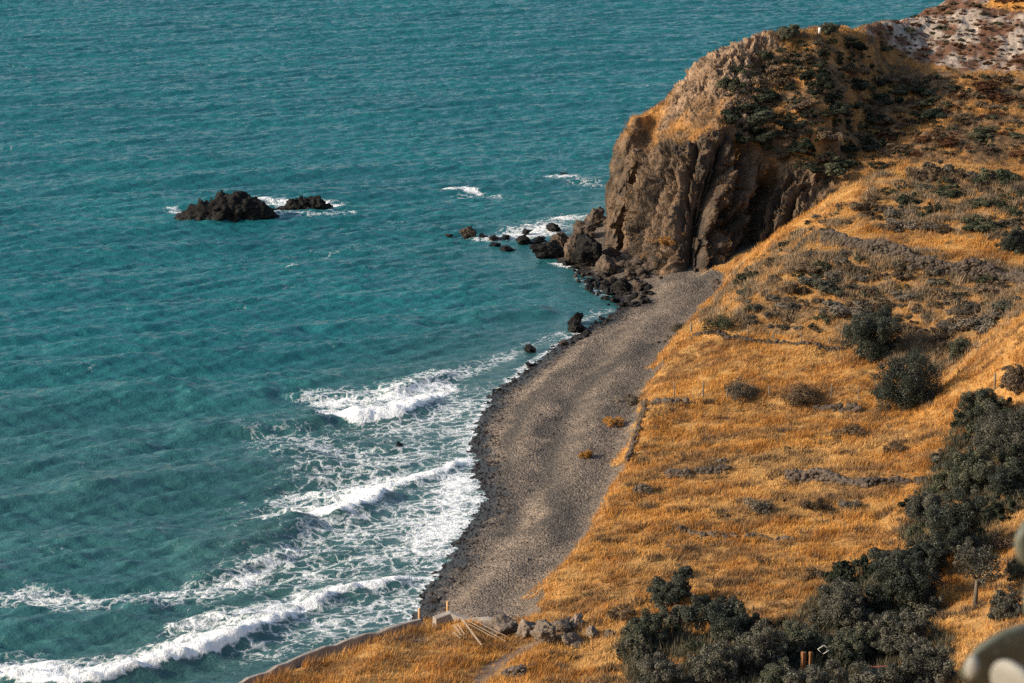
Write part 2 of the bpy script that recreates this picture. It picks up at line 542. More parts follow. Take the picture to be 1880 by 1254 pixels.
# beyond the ridge the ground drops into a gully, then runs low beneath the headland
for x, y, z in [(22, 258, 2.0), (26, 254, 2.6), (30, 256, 3.6), (36, 256, 5.2), (41, 257, 8.5), (50, 260, 10.5), (60, 260, 10.5), (75, 260, 12), (100, 260, 14),
                (16, 270, 1.4), (18, 280, 1.5), (30, 280, 2), (45, 290, 4), (60, 300, 6), (80, 310, 8), (100, 320, 10), (120, 330, 14), (120, 290, 16), (70, 345, 5), (100, 370, 6), (120, 420, 4),
                # seabed
                (-60, 0, -8), (-60, 100, -6), (-60, 200, -6), (-60, 320, -6), (-60, 460, -8), (-25, 170, -2.5), (-25, 230, -3), (-20, 300, -4), (0, 300, -4), (0, 350, -5), (30, 400, -5), (60, 440, -6), (0, 460, -8), (120, 470, -4), (-12, 200, -1.2), (-3, 260, -2.0), (-30, 145, -2.5),
                # the hill the photographer stands on
                (0, 0, 60.2), (-6, 0, 59), (8, 0, 60.4), (0, 5, 58.0), (8, 5, 58.3), (0, 20, 50), (10, 20, 50.5), (-15, 20, 44), (0, 45, 36), (20, 45, 37), (0, 75, 21.5), (25, 75, 23), (-18, 75, 16), (0, 100, 11.5), (28, 100, 15.5), (12, 100, 12.5), (-14, 110, 5.5), (0, 118, 6), (14, 118, 8.2), (45, 112, 19), (50, 60, 38), (60, 0, 62), (120, 0, 75), (120, 120, 45), (60, 150, 22), (120, 200, 40), (70, 200, 22), (70, 240, 20), (120, 250, 28), (-25, 0, 48), (-20, 45, 22), (0, -40, 66), (120, -40, 80), (-45, -40, 10), (-60, -40, 0)]:
    add((x, y, z))

# Delaunay over the traced points, sampled on a half-metre raster
GX0, GX1, GY0, GY1, GS = -60.0, 120.0, -40.0, 470.0, 0.5
nx, ny = int((GX1 - GX0) / GS) + 1, int((GY1 - GY0) / GS) + 1
uniq = {}
for p in pts:
    uniq[(round(p[0], 2), round(p[1], 2))] = p[2]
k2 = [Vector(k) for k in uniq]
zs = list(uniq.values())
dv, de, df, ov, oe, of = geometry.delaunay_2d_cdt(k2, [], [], 0, 0.01)
dz = [zs[o[0]] if o else 0.0 for o in ov]
R = np.full((ny, nx), np.nan)
for tri in df:
    a, b, c = (np.array([dv[i][0], dv[i][1]]) for i in tri)
    za, zb, zc = (dz[i] for i in tri)
    i0 = max(0, int((min(a[0], b[0], c[0]) - GX0) / GS)); i1 = min(nx - 1, int((max(a[0], b[0], c[0]) - GX0) / GS) + 1)
    j0 = max(0, int((min(a[1], b[1], c[1]) - GY0) / GS)); j1 = min(ny - 1, int((max(a[1], b[1], c[1]) - GY0) / GS) + 1)
    if i1 < i0 or j1 < j0: continue
    X, Y = np.meshgrid(GX0 + GS * np.arange(i0, i1 + 1), GY0 + GS * np.arange(j0, j1 + 1))
    den = (b[1] - c[1]) * (a[0] - c[0]) + (c[0] - b[0]) * (a[1] - c[1])
    if abs(den) < 1e-9: continue
    l1 = ((b[1] - c[1]) * (X - c[0]) + (c[0] - b[0]) * (Y - c[1])) / den
    l2 = ((c[1] - a[1]) * (X - c[0]) + (a[0] - c[0]) * (Y - c[1])) / den
    l3 = 1 - l1 - l2
    m = (l1 > -1e-6) & (l2 > -1e-6) & (l3 > -1e-6)
    sub = R[j0:j1 + 1, i0:i1 + 1]
    sub[m] = (l1 * za + l2 * zb + l3 * zc)[m]
for j in range(ny):              # fill outside the hull by the nearest known value in the row
    ok = np.where(~np.isnan(R[j]))[0]
    if len(ok):
        R[j] = np.interp(np.arange(nx), ok, R[j, ok])
for j in range(ny):
    if np.isnan(R[j, 0]):
        R[j] = R[min(range(ny), key=lambda q: abs(q - j) + (9999 if np.isnan(R[q, 0]) else 0))]


def blur(A, sig):
    r = int(sig * 3) + 1
    k = np.exp(-0.5 * (np.arange(-r, r + 1) / sig) ** 2)
    k /= k.sum()
    for ax in (0, 1):
        P = np.pad(A, [(r, r) if a == ax else (0, 0) for a in (0, 1)], mode='edge')
        A = sum(k[i] * (P[i:i + A.shape[0]] if ax == 0 else P[:, i:i + A.shape[1]]) for i in range(2 * r + 1))
    return A


R_soft, R_sharp = blur(R, 3.0), blur(R, 0.9)
XX, YY = np.meshgrid(GX0 + GS * np.arange(nx), GY0 + GS * np.arange(ny))
wsharp = np.clip(1 - sstep(2.0, 6.0, R_soft - 0), 0, 1)
wsharp = np.maximum(wsharp, np.where(YY > 120, 1 - sstep(6.0, 9.0, R_soft), 0))
R = R_soft * (1 - wsharp) + R_sharp * wsharp


def bil(A, x, y):
    fx = np.clip((np.asarray(x, float) - GX0) / GS, 0, nx - 1.001)
    fy = np.clip((np.asarray(y, float) - GY0) / GS, 0, ny - 1.001)
    i, j = fx.astype(int), fy.astype(int)
    a, b = fx - i, fy - j
    return A[j, i] * (1 - a) * (1 - b) + A[j, i + 1] * a * (1 - b) + A[j + 1, i] * (1 - a) * b + A[j + 1, i + 1] * a * b


SD, SS, _ = pdist(XX, YY, SHORE_ALL)
SHORE_D = SD * SS                # positive inland
BASE_W = [PZ(u, v, 2.1)[:2] for u, v in BASE_PX]
BD, BS, _ = pdist(XX, YY, [(-2, 110)] + BASE_W + [(30, 268)])
BASE_D = BD * BS                 # positive towards the fields


def ground_z(x, y):
    z = bil(R, x, y)
    up = sstep(2.3, 4.5, z)
    bd = np.clip(bil(BASE_D, x, y), -20, 20)
    z = z + up * (0.35 * fbm(np.asarray(x) * 0.12, np.asarray(y) * 0.12, 0, 3) + 0.16 * fbm(np.asarray(x) * 0.7, np.asarray(y) * 0.7, 3, 3))
    bch = sstep(0.1, 0.8, z) * (1 - up)
    z = z + bch * (0.22 * np.sin(bd * 1.15 + 1.5 * fbm(np.asarray(x) * 0.06, np.asarray(y) * 0.06, 4, 2)) + 0.10 * fbm(np.asarray(x) * 0.35, np.asarray(y) * 0.2, 5, 3))
    return z


# ------------------------------------------------------------------ the ground sheet
def lines(segs):
    out = []
    for a, b, s in segs:
        out.append(np.arange(a, b, s))
    return np.concatenate(out + [np.array([segs[-1][1]])])


def geo(a, b, s, r=1.5):
    o = [a]
    while abs(o[-1]) < abs(b):
        o.append(o[-1] + s)
        s *= r
    return np.array(o[1:])


gxs = np.concatenate([geo(-60, 7000, -8)[::-1], lines([(-60, -26, 2), (-26, 62, 0.26), (62, 120, 2)]), geo(120, 7000, 8)])
gys = np.concatenate([geo(-40, 3000, -8)[::-1], lines([(-40, 118, 2), (118, 262, 0.26), (262, 470, 2)]), geo(470, 9000, 15)])
GXm, GYm = np.meshgrid(gxs, gys)
gx, gy = GXm.ravel(), GYm.ravel()
gz = ground_z(gx, gy)
gu, gv = proj(gx, gy, gz)
shd = bil(SHORE_D, gx, gy)
bsd = bil(BASE_D, gx, gy)
nlo = fbm(gx * 0.09, gy * 0.09, 1, 4)
nmi = fbm(gx * 0.35, gy * 0.35, 2, 4)
nhi = fbm(gx * 1.3, gy * 1.3, 7, 3)

SCRUB = [(1290, 560), (1345, 500), (1420, 440), (1530, 340), (1700, 286), (2100, 280), (2100, 560), (1880, 575), (1800, 650), (1720, 700), (1560, 640), (1420, 615), (1290, 605)]
BRIGHT = [(1520, 345), (1560, 330), (1600, 350), (1560, 400), (1450, 440), (1360, 505), (1310, 570), (1262, 605), (1275, 580), (1345, 470)]
STRIP = [(1490, 425), (1560, 415), (1700, 425), (1880, 450), (2000, 460), (2000, 492), (1880, 486), (1760, 478), (1690, 463), (1610, 440), (1540, 428)]
SHELF = [(1640, 296), (1700, 286), (1880, 300), (2000, 300), (2000, 335), (1880, 330), (1720, 312), (1650, 325)]
PATH_W = [PZ(u, v, 3.2)[:2] for u, v in [(880, 1254), (905, 1225), (925, 1210), (960, 1190), (1010, 1172), (1060, 1165)]]


def lerp3(a, b, t):
    return np.asarray(a)[None] * (1 - t[:, None]) + np.asarray(b)[None] * t[:, None]


def region(u, v, soft_noise=0):
    """what grows where on the fields and slopes: scrubbiness 0..1"""
    s = inpoly(u, v, SCRUB).astype(float)
    s[inpoly(u, v, BRIGHT)] = 0.15
    s[inpoly(u, v, STRIP)] = 0.0
    s[inpoly(u, v, SHELF)] = 0.1
    return s


scr = region(gu + 14 * nmi, gv + 9 * nhi)
GOLD, GOLD2 = (0.40, 0.22, 0.07), (0.27, 0.135, 0.042)
SCR1, SCR2 = (0.34, 0.18, 0.06), (0.20, 0.125, 0.06)
tint = lerp3(GOLD, GOLD2, np.clip(0.5 + 0.8 * nmi, 0, 1))
ts = lerp3(SCR1, SCR2, np.clip(0.5 + 0.9 * nmi, 0, 1))
tint = tint * (1 - scr[:, None]) + ts * scr[:, None]
pdp, _, _ = pdist(gx, gy, PATH_W)
pw = (1 - sstep(0.35, 0.8, pdp))[:, None]
tint = tint * (1 - pw) + np.array([[0.21, 0.135, 0.085]]) * pw
# shingle
edge_w = 1.5 * fbm(gx * 0.13, gy * 0.13, 14, 2)
isb = (bsd < edge_w + 0.1 + 0.8 * nmi + 0.4 * nhi) & (gz < 3.6) & (gy > 146.0)
isb &= ~((gv > 1126) & (gu > 780) & (gz > 2.3))
peb = isb.astype(float)
def near_line(px, w):
    dd_, _, _ = pdist(gx + 0.8 * nmi, gy + 0.8 * nmi, [PZ(a_, b_, 1.2)[:2] for a_, b_ in px])
    return np.exp(-(dd_ / w) ** 2)


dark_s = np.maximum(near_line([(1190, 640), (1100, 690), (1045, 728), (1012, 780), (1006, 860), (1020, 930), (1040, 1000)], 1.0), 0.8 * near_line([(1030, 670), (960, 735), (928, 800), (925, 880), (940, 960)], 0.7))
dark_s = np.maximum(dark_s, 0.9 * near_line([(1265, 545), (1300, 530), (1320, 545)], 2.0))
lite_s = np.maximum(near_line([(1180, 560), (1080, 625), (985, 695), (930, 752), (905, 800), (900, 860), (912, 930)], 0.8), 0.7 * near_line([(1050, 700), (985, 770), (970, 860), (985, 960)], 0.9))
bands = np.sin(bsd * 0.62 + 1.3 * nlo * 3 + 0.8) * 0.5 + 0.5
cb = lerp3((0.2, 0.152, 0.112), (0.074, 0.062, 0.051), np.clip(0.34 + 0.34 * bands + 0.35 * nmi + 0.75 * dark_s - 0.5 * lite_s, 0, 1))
wetw = 1 - sstep(0.8, 2.2, shd + 1.1 * nmi + 0.7 * nhi)
cb = cb * (1 - wetw[:, None]) + np.array([[0.030, 0.026, 0.024]]) * wetw[:, None]
tint[isb] = cb[isb]
seabed = gz < -0.3
tint[seabed] = (0.05, 0.05, 0.045)
gv_m = mesh_np('ground', np.stack([gx, gy, gz], 1), grid_faces(len(gys), len(gxs)), M['ground'], tint, True, {'pebble': peb, 'wet': wetw * peb})
tag(link('ground', gv_m), kind='structure')

# ------------------------------------------------------------------ the headland: a net of surveyed points
NET = [
    # foot, lower face, upper face, rim, slope, slope, crest, behind (pixel, pixel, distance)
    [(1150, 432, 300), (1150, 380, 300), (1155, 330, 300), (1165, 270, 299), (1172, 250, 299), (1180, 240, 299), (1190, 232, 300), (1200, 300, 312)],
    [(1121, 446, 272), (1118, 388, 273), (1128, 328, 274), (1146, 250, 275), (1152, 240, 276.5), (1158, 231, 278), (1168, 222, 281), (1185, 300, 300)],
    [(1150, 460, 267.5), (1150, 398, 269.5), (1161, 342, 271), (1180, 284, 272.5), (1188, 255, 275), (1198, 228, 278), (1212, 198, 283), (1230, 290, 304)],
    [(1195, 488, 260.5), (1198, 412, 263.5), (1208, 346, 266), (1224, 290, 268), (1238, 245, 272), (1250, 200, 277), (1262, 146, 285), (1280, 250, 308)],
    [(1235, 512, 253.8), (1243, 422, 258.5), (1258, 342, 262.5), (1276, 264, 266.5), (1288, 220, 271), (1300, 165, 277), (1310, 106, 286), (1330, 230, 312)],
    [(1278, 512, 252.8), (1288, 428, 257.5), (1301, 346, 262), (1320, 244, 266.5), (1335, 200, 271), (1348, 145, 278), (1368, 82, 288), (1380, 220, 316)],
    [(1318, 500, 255.5), (1332, 432, 260), (1346, 362, 263.5), (1362, 280, 266.5), (1380, 225, 271), (1398, 150, 279), (1420, 62, 291), (1430, 210, 322)],
    [(1372, 476, 259), (1386, 424, 262.5), (1402, 372, 265), (1417, 316, 266.5), (1435, 245, 270), (1452, 160, 277.5), (1472, 55, 292), (1490, 200, 326)],
    [(1432, 442, 260), (1442, 400, 262.5), (1457, 362, 264.5), (1472, 322, 266), (1492, 245, 269.5), (1508, 160, 277), (1524, 52, 295), (1540, 190, 330)],
    [(1494, 402, 260.5), (1500, 375, 263), (1510, 350, 265), (1520, 325, 267), (1542, 250, 273), (1562, 165, 282), (1580, 52, 304), (1600, 180, 336)],
    [(1550, 372, 259), (1556, 350, 262), (1562, 330, 265), (1570, 305, 269), (1592, 240, 279), (1615, 150, 295), (1645, 40, 316), (1660, 170, 345)],
    [(1620, 362, 258), (1626, 340, 261), (1632, 318, 265), (1640, 290, 270), (1665, 225, 281), (1690, 135, 299), (1715, 14, 327), (1740, 150, 356)],
    [(1720, 362, 257), (1726, 335, 261), (1732, 310, 265), (1740, 278, 270), (1770, 215, 281), (1800, 125, 299), (1810, -40, 338), (1840, 120, 372)],
    [(1860, 362, 257), (1866, 335, 261), (1872, 310, 265), (1880, 280, 269), (1890, 215, 280), (1900, 125, 298), (1910, -90, 345), (1930, 100, 385)],
    [(2060, 362, 257), (2060, 335, 261), (2060, 310, 265), (2060, 280, 269), (2070, 215, 280), (2080, 125, 297), (2090, -120, 350), (2110, 80, 392)],
]
net = np.array([[PY(*q) for q in col] for col in NET])          # columns x rows x 3
net[:, 0, 2] -= 1.2
nC, nR = net.shape[:2]
ks = np.interp(np.linspace(0, 1, 760), [0, 0.05, 0.66, 0.86, 1.0], [0, 0.8, 8.6, 11.5, nC - 1])
kt = np.interp(np.linspace(0, 1, 620), [0, 0.52, 0.93, 1.0], [0, 3.1, 6.3, nR - 1])


def cr_weights(k, n):
    i = np.clip(np.floor(k).astype(int), 0, n - 2)
    t = k - i
    w = np.stack([-0.5 * t + t * t - 0.5 * t ** 3, 1 - 2.5 * t * t + 1.5 * t ** 3, 0.5 * t + 2 * t * t - 1.5 * t ** 3, -0.5 * t * t + 0.5 * t ** 3], 1)
    Wm = np.zeros((len(k), n))
    for q in range(4):
        np.add.at(Wm, (np.arange(len(k)), np.clip(i + q - 1, 0, n - 1)), w[:, q])
    return Wm


Wc, Wr = cr_weights(ks, nC), cr_weights(kt, nR)
S = np.einsum('tr,sc,crk->tsk', Wr, Wc, net)                     # rows x cols x 3


def blocks3(x, y, z, seed=0):
    """broken-rock relief: every cell a face with a height and a tilt of its own"""
    xi, yi, zi = np.floor(x).astype(np.int64), np.floor(y).astype(np.int64), np.floor(z).astype(np.int64)
    best = np.full(x.shape, 1e9)
    out = np.zeros(x.shape)
    tb = np.random.default_rng(77).random((256, 7))
    for a in (-1, 0, 1):
        for b in (-1, 0, 1):
            for c in (-1, 0, 1):
                h = _perm[_perm[_perm[(xi + a + seed) & 255] + ((yi + b) & 255)] + ((zi + c) & 255)]
                r = tb[h]
                ex, ey, ez = x - xi - a - r[..., 0], y - yi - b - r[..., 1], z - zi - c - r[..., 2]
                dd = ex * ex + ey * ey + ez * ez
                val = (r[..., 3] - 0.5) + 1.3 * (ex * (r[..., 4] - 0.5) + ey * (r[..., 5] - 0.5) + ez * (r[..., 6] - 0.5))
                m = dd < best
                best = np.where(m, dd, best)
                out = np.where(m, val, out)
    return out


def normals(S):
    a = np.gradient(S, axis=1)
    b = np.gradient(S, axis=0)
    n = np.cross(a, b)
    n /= np.linalg.norm(n, axis=-1, keepdims=True) + 1e-9
    return n


KS, KT = np.meshgrid(ks, kt)
N = normals(S)
X, Y, Z = S[..., 0], S[..., 1], S[..., 2]
wx = X + 1.3 * fbm(X * 0.2, Y * 0.2, Z * 0.2, 3)
rockw = sstep(-0.1, 0.3, KS - 0.2) * (1 - sstep(8.3, 10.5, KS)) * (1 - sstep(2.8, 3.5, KT + 0.45 * fbm(X * 0.25, Y * 0.25, Z * 0.25, 3)))
# rocky ledges along the seaward skyline
ledge = sstep(2.0, 2.8, KS) * (1 - sstep(5.6, 6.8, KS)) * sstep(4.1, 4.9, KT + 0.5 * fbm(X * 0.3, Y * 0.3, 5, 3)) * (1 - sstep(6.6, 7.0, KT))
ledge = np.maximum(ledge, sstep(4.6, 5.0, KS) * (1 - sstep(5.8, 6.2, KS)) * sstep(3.2, 3.8, KT) * (1 - sstep(5.4, 6, KT)) * 0.8)
cx = 0.9 * X - 0.55 * Y                                           # along the face
ribs = ridged(cx * 0.21 + 0.25 * fbm(X * .3, Z * .2, 1, 2), Z * 0.045, 3.3, 3, 0.55)
crag = ridged(wx * 0.42, Y * 0.42, Z * 0.16, 4, 0.55)
fine = fbm(X * 1.1, Y * 1.1, Z * 0.6, 4, 0.6)
blocks = np.round(fbm(wx * 0.33, Y * 0.33, Z * 0.5, 3) * 3.2) / 3.2
blk = np.round(2.2 * fbm(cx * 0.5 + 0.6 * fbm(X * .5, Z * .5, 2, 2), Z * 0.22, 5.5, 3)) / 2.2
dx_ = 0.55 * X + 0.9 * Y
qx, qy, qz = cx + 0.9 * fbm(X * .5, Y * .5, Z * .5, 2), dx_ + 0.9 * fbm(X * .5, Y * .5, Z * .5 + 9, 2), Z + 0.9 * fbm(X * .5, Y * .5 + 5, Z * .5, 2)
bl1 = blocks3(qx * 0.42, qy * 0.35, qz * 0.16)
bl2 = blocks3(qx * 0.95, qy * 0.8, qz * 0.24, 31)
bl3 = blocks3(qx * 2.0, qy * 1.7, qz * 0.55, 63)
ribs2 = ridged(cx * 0.52 + 0.5 * fbm(X * .4, Z * .3, 7, 2), Z * 0.10, 8.1, 2, 0.5)
gul = np.zeros_like(KS)
for s0, ds, wd, dep, ta, tb in [(1.35, 0.1, 0.13, 1.6, -0.2, 3.0), (1.95, 0.15, 0.10, 1.3, -0.2, 2.6), (2.45, 0.12, 0.12, 1.6, -0.2, 2.9), (3.05, 0.15, 0.13, 1.4, 0.3, 3.2), (3.62, 0.2, 0.14, 1.8, -0.1, 2.4),
                               (4.18, 0.1, 0.10, 1.4, 1.0, 3.0), (4.62, 0.12, 0.17, 3.0, -0.4, 1.9), (5.02, 0.12, 0.09, 1.3, 0.2, 2.9), (5.42, 0.1, 0.13, 2.0, -0.3, 1.6), (5.95, 0.15, 0.20, 3.0, 1.2, 3.6),
                               (6.35, 0.1, 0.16, 2.4, -0.3, 2.0), (6.9, 0.1, 0.26, 2.4, 0.4, 3.3), (7.6, 0.1, 0.14, 1.6, -0.2, 3.0), (8.2, 0.1, 0.14, 1.6, -0.2, 2.6), (2.75, 0.1, 0.07, 0.9, -0.2, 1.6), (3.35, 0.1, 0.07, 0.9, 0.9, 3.0), (4.86, 0.1, 0.06, 0.9, 0.2, 2.5)]:
    c_ = s0 + ds * (KT - 1.5) * 0.5 + 0.10 * perlin(KT * 1.7, s0 * 3.1, 1.5) + 0.04 * perlin(KT * 6, s0 * 7.7, 2.5)
    gul += dep * np.exp(-np.abs((KS - c_) / wd) ** 1.6) * sstep(ta - 0.4, ta + 0.3, KT) * (1 - sstep(tb - 0.5, tb + 0.2, KT))
edgew = sstep(0.6, 1.9, KS) * 0.75 + 0.25
ribs3 = ridged(cx * 1.05 + 0.5 * fbm(X * .5, Z * .4, 3, 2), Z * 0.16, 2.1, 3, 0.55)
d = rockw * edgew * (1.2 * (ribs - 0.25) + 0.95 * (ribs2 - 0.25) + 0.5 * (ribs3 - 0.25) + 0.9 * bl1 + 0.7 * bl2 + 0.36 * bl3 + 0.3 * (crag - 0.3) + 0.22 * fine + 0.15 - gul * 1.75)
d += ledge * (0.8 * bl1 + 0.7 * bl2 + 0.3 * bl3 + 0.3 * (crag - 0.3) + 0.2 * fine)
soilw = (1 - rockw) * (1 - ledge)
d += soilw * (0.55 * fbm(X * 0.16, Y * 0.16, 2, 3) + 0.4 * fbm(X * 0.55, Y * 0.55, 4, 4))
d *= sstep(-0.02, 0.25, KT) * 0.7 + 0.3
S = S + N * d[..., None]
N2 = normals(S)
hu, hv = proj(S[..., 0], S[..., 1], S[..., 2])
X, Y, Z = S[..., 0], S[..., 1], S[..., 2]
m1, m2 = fbm(X * 0.22, Y * 0.22, Z * 0.2, 4), fbm(X * 0.9, Y * 0.9, Z * 0.7, 3)
flat = lambda a: a.reshape(-1)
m3 = fbm(cx * 0.55, Z * 0.13, 4.4, 4)
t_rock = lerp3((0.155, 0.104, 0.067), (0.048, 0.038, 0.030), np.clip(0.45 + 0.7 * flat(m1) + 0.4 * flat(m2) + 0.8 * flat(m3), 0, 1))
t_ledge = lerp3((0.27, 0.18, 0.115), (0.14, 0.095, 0.064), np.clip(0.4 + 0.9 * flat(m2), 0, 1))
t_gold = lerp3((0.36, 0.18, 0.055), (0.22, 0.115, 0.045), np.clip(0.5 + 0.9 * flat(m2), 0, 1))
t_scr = lerp3((0.17, 0.10, 0.05), (0.075, 0.06, 0.046), np.clip(0.5 + 0.9 * flat(m1) + 0.4 * flat(m2), 0, 1))
goldw = sstep(-0.2, 0.28, m1 + 0.5 * m2 + 0.25 * (hv > 270) * (hu > 1560))
goldw = np.maximum(goldw, ((KS < 4.6) & (KT < 5.0)).astype(float) * (0.22 + 0.4 * np.clip(m2 * 2, -0.5, 0.5)))
HILL = [(1575, 55), (1730, 0), (1960, -150), (2200, -150), (2200, 130), (1880, 132), (1760, 128), (1680, 110), (1620, 75)]
hillm = inpoly(hu + 10 * m2, hv + 6 * m2, HILL)
pale = sstep(-0.25, 0.12, m1 + 0.2 * m2 + np.where(inpoly(hu, hv, [(1640, 45), (1700, 28), (1790, 30), (1800, 80), (1640, 66)]), 0.45, 0) + 0 * hu + np.where(inpoly(hu, hv, [(1820, 30), (1900, 20), (1900, 95), (1840, 60)]), 0.4, 0) - 0.22) * hillm
T = t_scr * (1 - flat(goldw)[:, None]) + t_gold * flat(goldw)[:, None]
hill_red = np.array([[0.125, 0.064, 0.038]])
T = np.where(flat(hillm)[:, None], hill_red, T)
T = T * (1 - flat(pale)[:, None]) + np.array([[0.33, 0.262, 0.205]]) * flat(pale)[:, None]
topgold = inpoly(hu, hv, [(1800, 12), (1830, -5), (1900, -30), (2100, -60), (2100, 30), (1880, 20)])
T = np.where(flat(topgold)[:, None], np.array([[0.42, 0.2, 0.05]]), T)
rw = flat(rockw)
steep = flat(np.clip(N2[..., 2], 0, 1))
grow = sstep(0.55, 0.8, steep) * rw * np.clip(flat(m2) * 1.4 - 0.15, 0, 1)     # grass on the ledges of the face
T = T * (1 - rw[:, None]) + (t_rock * (1 - grow[:, None]) + t_gold * grow[:, None]) * rw[:, None]
lw = flat(ledge) * (1 - rw)
T = T * (1 - lw[:, None]) + t_ledge * lw[:, None]
hm = mesh_np('headland', S.reshape(-1, 3), grid_faces(len(kt), len(ks)), M['head'], T, True, {'rock': np.clip(rw + lw, 0, 1)})
tag(link('headland', hm), kind='structure')

# ray casting pixel sight lines onto the land (to plant things where they stand)
st = 3
Sv = S[::st, ::st]
HB = BVHTree.FromPolygons([Vector(p) for p in Sv.reshape(-1, 3)], grid_faces(*Sv.shape[:2]).tolist())


def hit(u, v):
    d = Vector(ray(u, v)).normalized()
    o = Vector((0, 0, H))
    q = HB.ray_cast(o, d)
    t = np.arange(100, 420, 0.12)
    zz = H + d.z * t - ground_z(d.x * t, d.y * t)
    w = np.where((zz < 0) & (d.y * t > 112))[0]
    tg = t[w[0]] if len(w) else 1e9
    th = q[3] if q[0] is not None else 1e9
    tw = -H / d.z if d.z < 0 else 1e9
    tb = min(tg, th, tw)
    return tuple(o + d * tb)


# ------------------------------------------------------------------ the sea
sxs = np.concatenate([geo(-122, 9000, -3, 1.35)[::-1], lines([(-122, -40, 0.32), (-40, 14, 0.24), (14, 104, 0.5)]), geo(104, 9000, 3, 1.35)])
sys_ = np.concatenate([geo(118, -9000, -3, 1.5)[::-1] if False else np.array([-9000, -3000, -1000, -300, -100, 0, 60, 90, 105, 112]), lines([(118, 180, 0.19), (180, 300, 0.26), (300, 540, 0.38)]), geo(540, 14000, 3, 1.3)])
SXm, SYm = np.meshgrid(sxs, sys_)
sx, sy = SXm.ravel(), SYm.ravel()
szz = np.zeros_like(sx)
dpt = -bil(R, sx, sy)
near = (np.abs(sx) < 200) & (sy > 100) & (sy < 700)
sdm = -bil(SHORE_D, sx, sy)      # positive seawards
sdm[~near] = 50
damp = sstep(-0.5, 14.0, sdm) * 0.85 + 0.15
damp = damp * np.where(near, 1, 0)
rg = np.random.default_rng(5)
for i in range(150):
    lam = 1.0 * (15.0 ** (rg.random() ** 1.35))
    ang = math.radians(rg.normal(12, 20)) if lam < 5 else math.radians(rg.normal(17, 6))
    kx, ky = math.sin(ang), -math.cos(ang)
    amp = 0.0108 * lam ** 0.9 * (0.42 if lam > 4 else 0.75 if lam > 2.4 else 1.2) * rg.uniform(0.5, 1.3)
    ph = rg.random() * 6.28
    kk = 2 * math.pi / lam
    th = kk * (kx * sx + ky * sy) + ph
    env = damp if lam > 2.5 else damp * 0.8 + 0.1 * near
    szz += amp * env * (np.sin(th) + 0.22 * np.cos(2 * th))

su0, sv0 = proj(sx, sy, np.zeros_like(sx))
for lam, ang, amp, ph in [(13.5, 20, 0.15, 0.4), (11.2, 16, 0.11, 2.2), (16.5, 23, 0.13, 4.0), (9.4, 13, 0.08, 1.1)]:
    a_ = math.radians(ang)
    th = 2 * math.pi / lam * (math.sin(a_) * sx - math.cos(a_) * sy) + ph + 0.8 * fbm(sx * 0.03, sy * 0.03, lam, 2)
    szz += amp * (0.3 + 0.7 * sstep(380, 700, sv0)) * damp * near * (np.sin(th) + 0.3 * np.cos(2 * th)) * (0.7 + 0.6 * fbm(sx * 0.025, sy * 0.04, lam + 3, 2))
foam = np.zeros_like(sx)
# traced crests: line in pixels at sea level, height, back width, front width
CREST = [
    ([(300, 806), (420, 797), (520, 787), (600, 778), (640, 772)], 0.75, 3.6, 1.2),
    ([(615, 776), (660, 774), (735, 762), (790, 742), (812, 728)], 0.6, 3.0, 0.9),
    ([(690, 722), (740, 716), (795, 700), (840, 686)], 0.55, 2.0, 0.8),
    ([(300, 1030), (420, 1014), (500, 992), (560, 970), (600, 955)], 0.75, 3.4, 1.1),
    ([(585, 958), (640, 948), (690, 928), (716, 900)], 0.65, 2.8, 0.9),
    ([(700, 905), (760, 886), (820, 868), (856, 848)], 0.3, 1.6, 0.6),
    ([(-40, 1262), (120, 1262), (230, 1238), (330, 1212), (430, 1182), (510, 1146), (570, 1116)], 0.75, 3.0, 0.9),
    ([(555, 1122), (620, 1096), (700, 1080), (770, 1066)], 0.42, 1.8, 0.6),
    ([(-200, 790), (-30, 772), (80, 760), (180, 742), (280, 728), (400, 716)], 0.75, 5.0, 2.4),
    ([(320, 742), (420, 736), (520, 732)], 0.5, 3.5, 1.3),
    ([(60, 918), (180, 900), (300, 880), (420, 862), (565, 842), (640, 826)], 0.75, 5.0, 2.3),
    ([(-30, 1010), (120, 1000), (260, 985), (350, 975)], 0.4, 3.5, 1.4),
    ([(330, 1066), (420, 1046), (500, 1024), (560, 1008)], 0.5, 2.6, 1.0),
    ([(-30, 1168), (100, 1158), (240, 1140), (330, 1128)], 0.5, 3.0, 1.2),
    ([(840, 592), (900, 586), (980, 578), (1030, 572)], 0.55, 2.5, 1.0),
    ([(60, 652), (200, 640), (320, 632), (460, 625), (600, 616)], 0.5, 3.5, 1.4),
    ([(560, 610), (700, 600), (800, 596)], 0.4, 3.0, 1.2),
    ([(-200, 872), (-30, 860), (80, 852), (200, 832), (320, 818)], 0.5, 3.5, 1.3),
]
wob = 0.5 * fbm(sx * 0.18, sy * 0.18, 3, 3)
for px, hgt, wb, wf in CREST:
    pl = [PZ(u, v, 0)[:2] for u, v in px]
    x0, x1 = min(p[0] for p in pl) - 12, max(p[0] for p in pl) + 12
    y0, y1 = min(p[1] for p in pl) - 12, max(p[1] for p in pl) + 12
    ix = np.where((sx > x0) & (sx < x1) & (sy > y0) & (sy < y1))[0]
    dd, sg, pr = pdist(sx[ix], sy[ix] + wob[ix], pl)
    env = np.clip(np.minimum(pr, 1 - pr) / 0.18, 0, 1)
    env = env * env * (3 - 2 * env)
    e = np.where(sg > 0, np.exp(-(dd / wf) ** 2), np.exp(-(dd / wb) ** 2))
    szz[ix] += hgt * env * e - 0.18 * hgt * env * np.where(sg > 0, np.exp(-((dd - 2.6 * wf) / (1.3 * wf)) ** 2), 0)
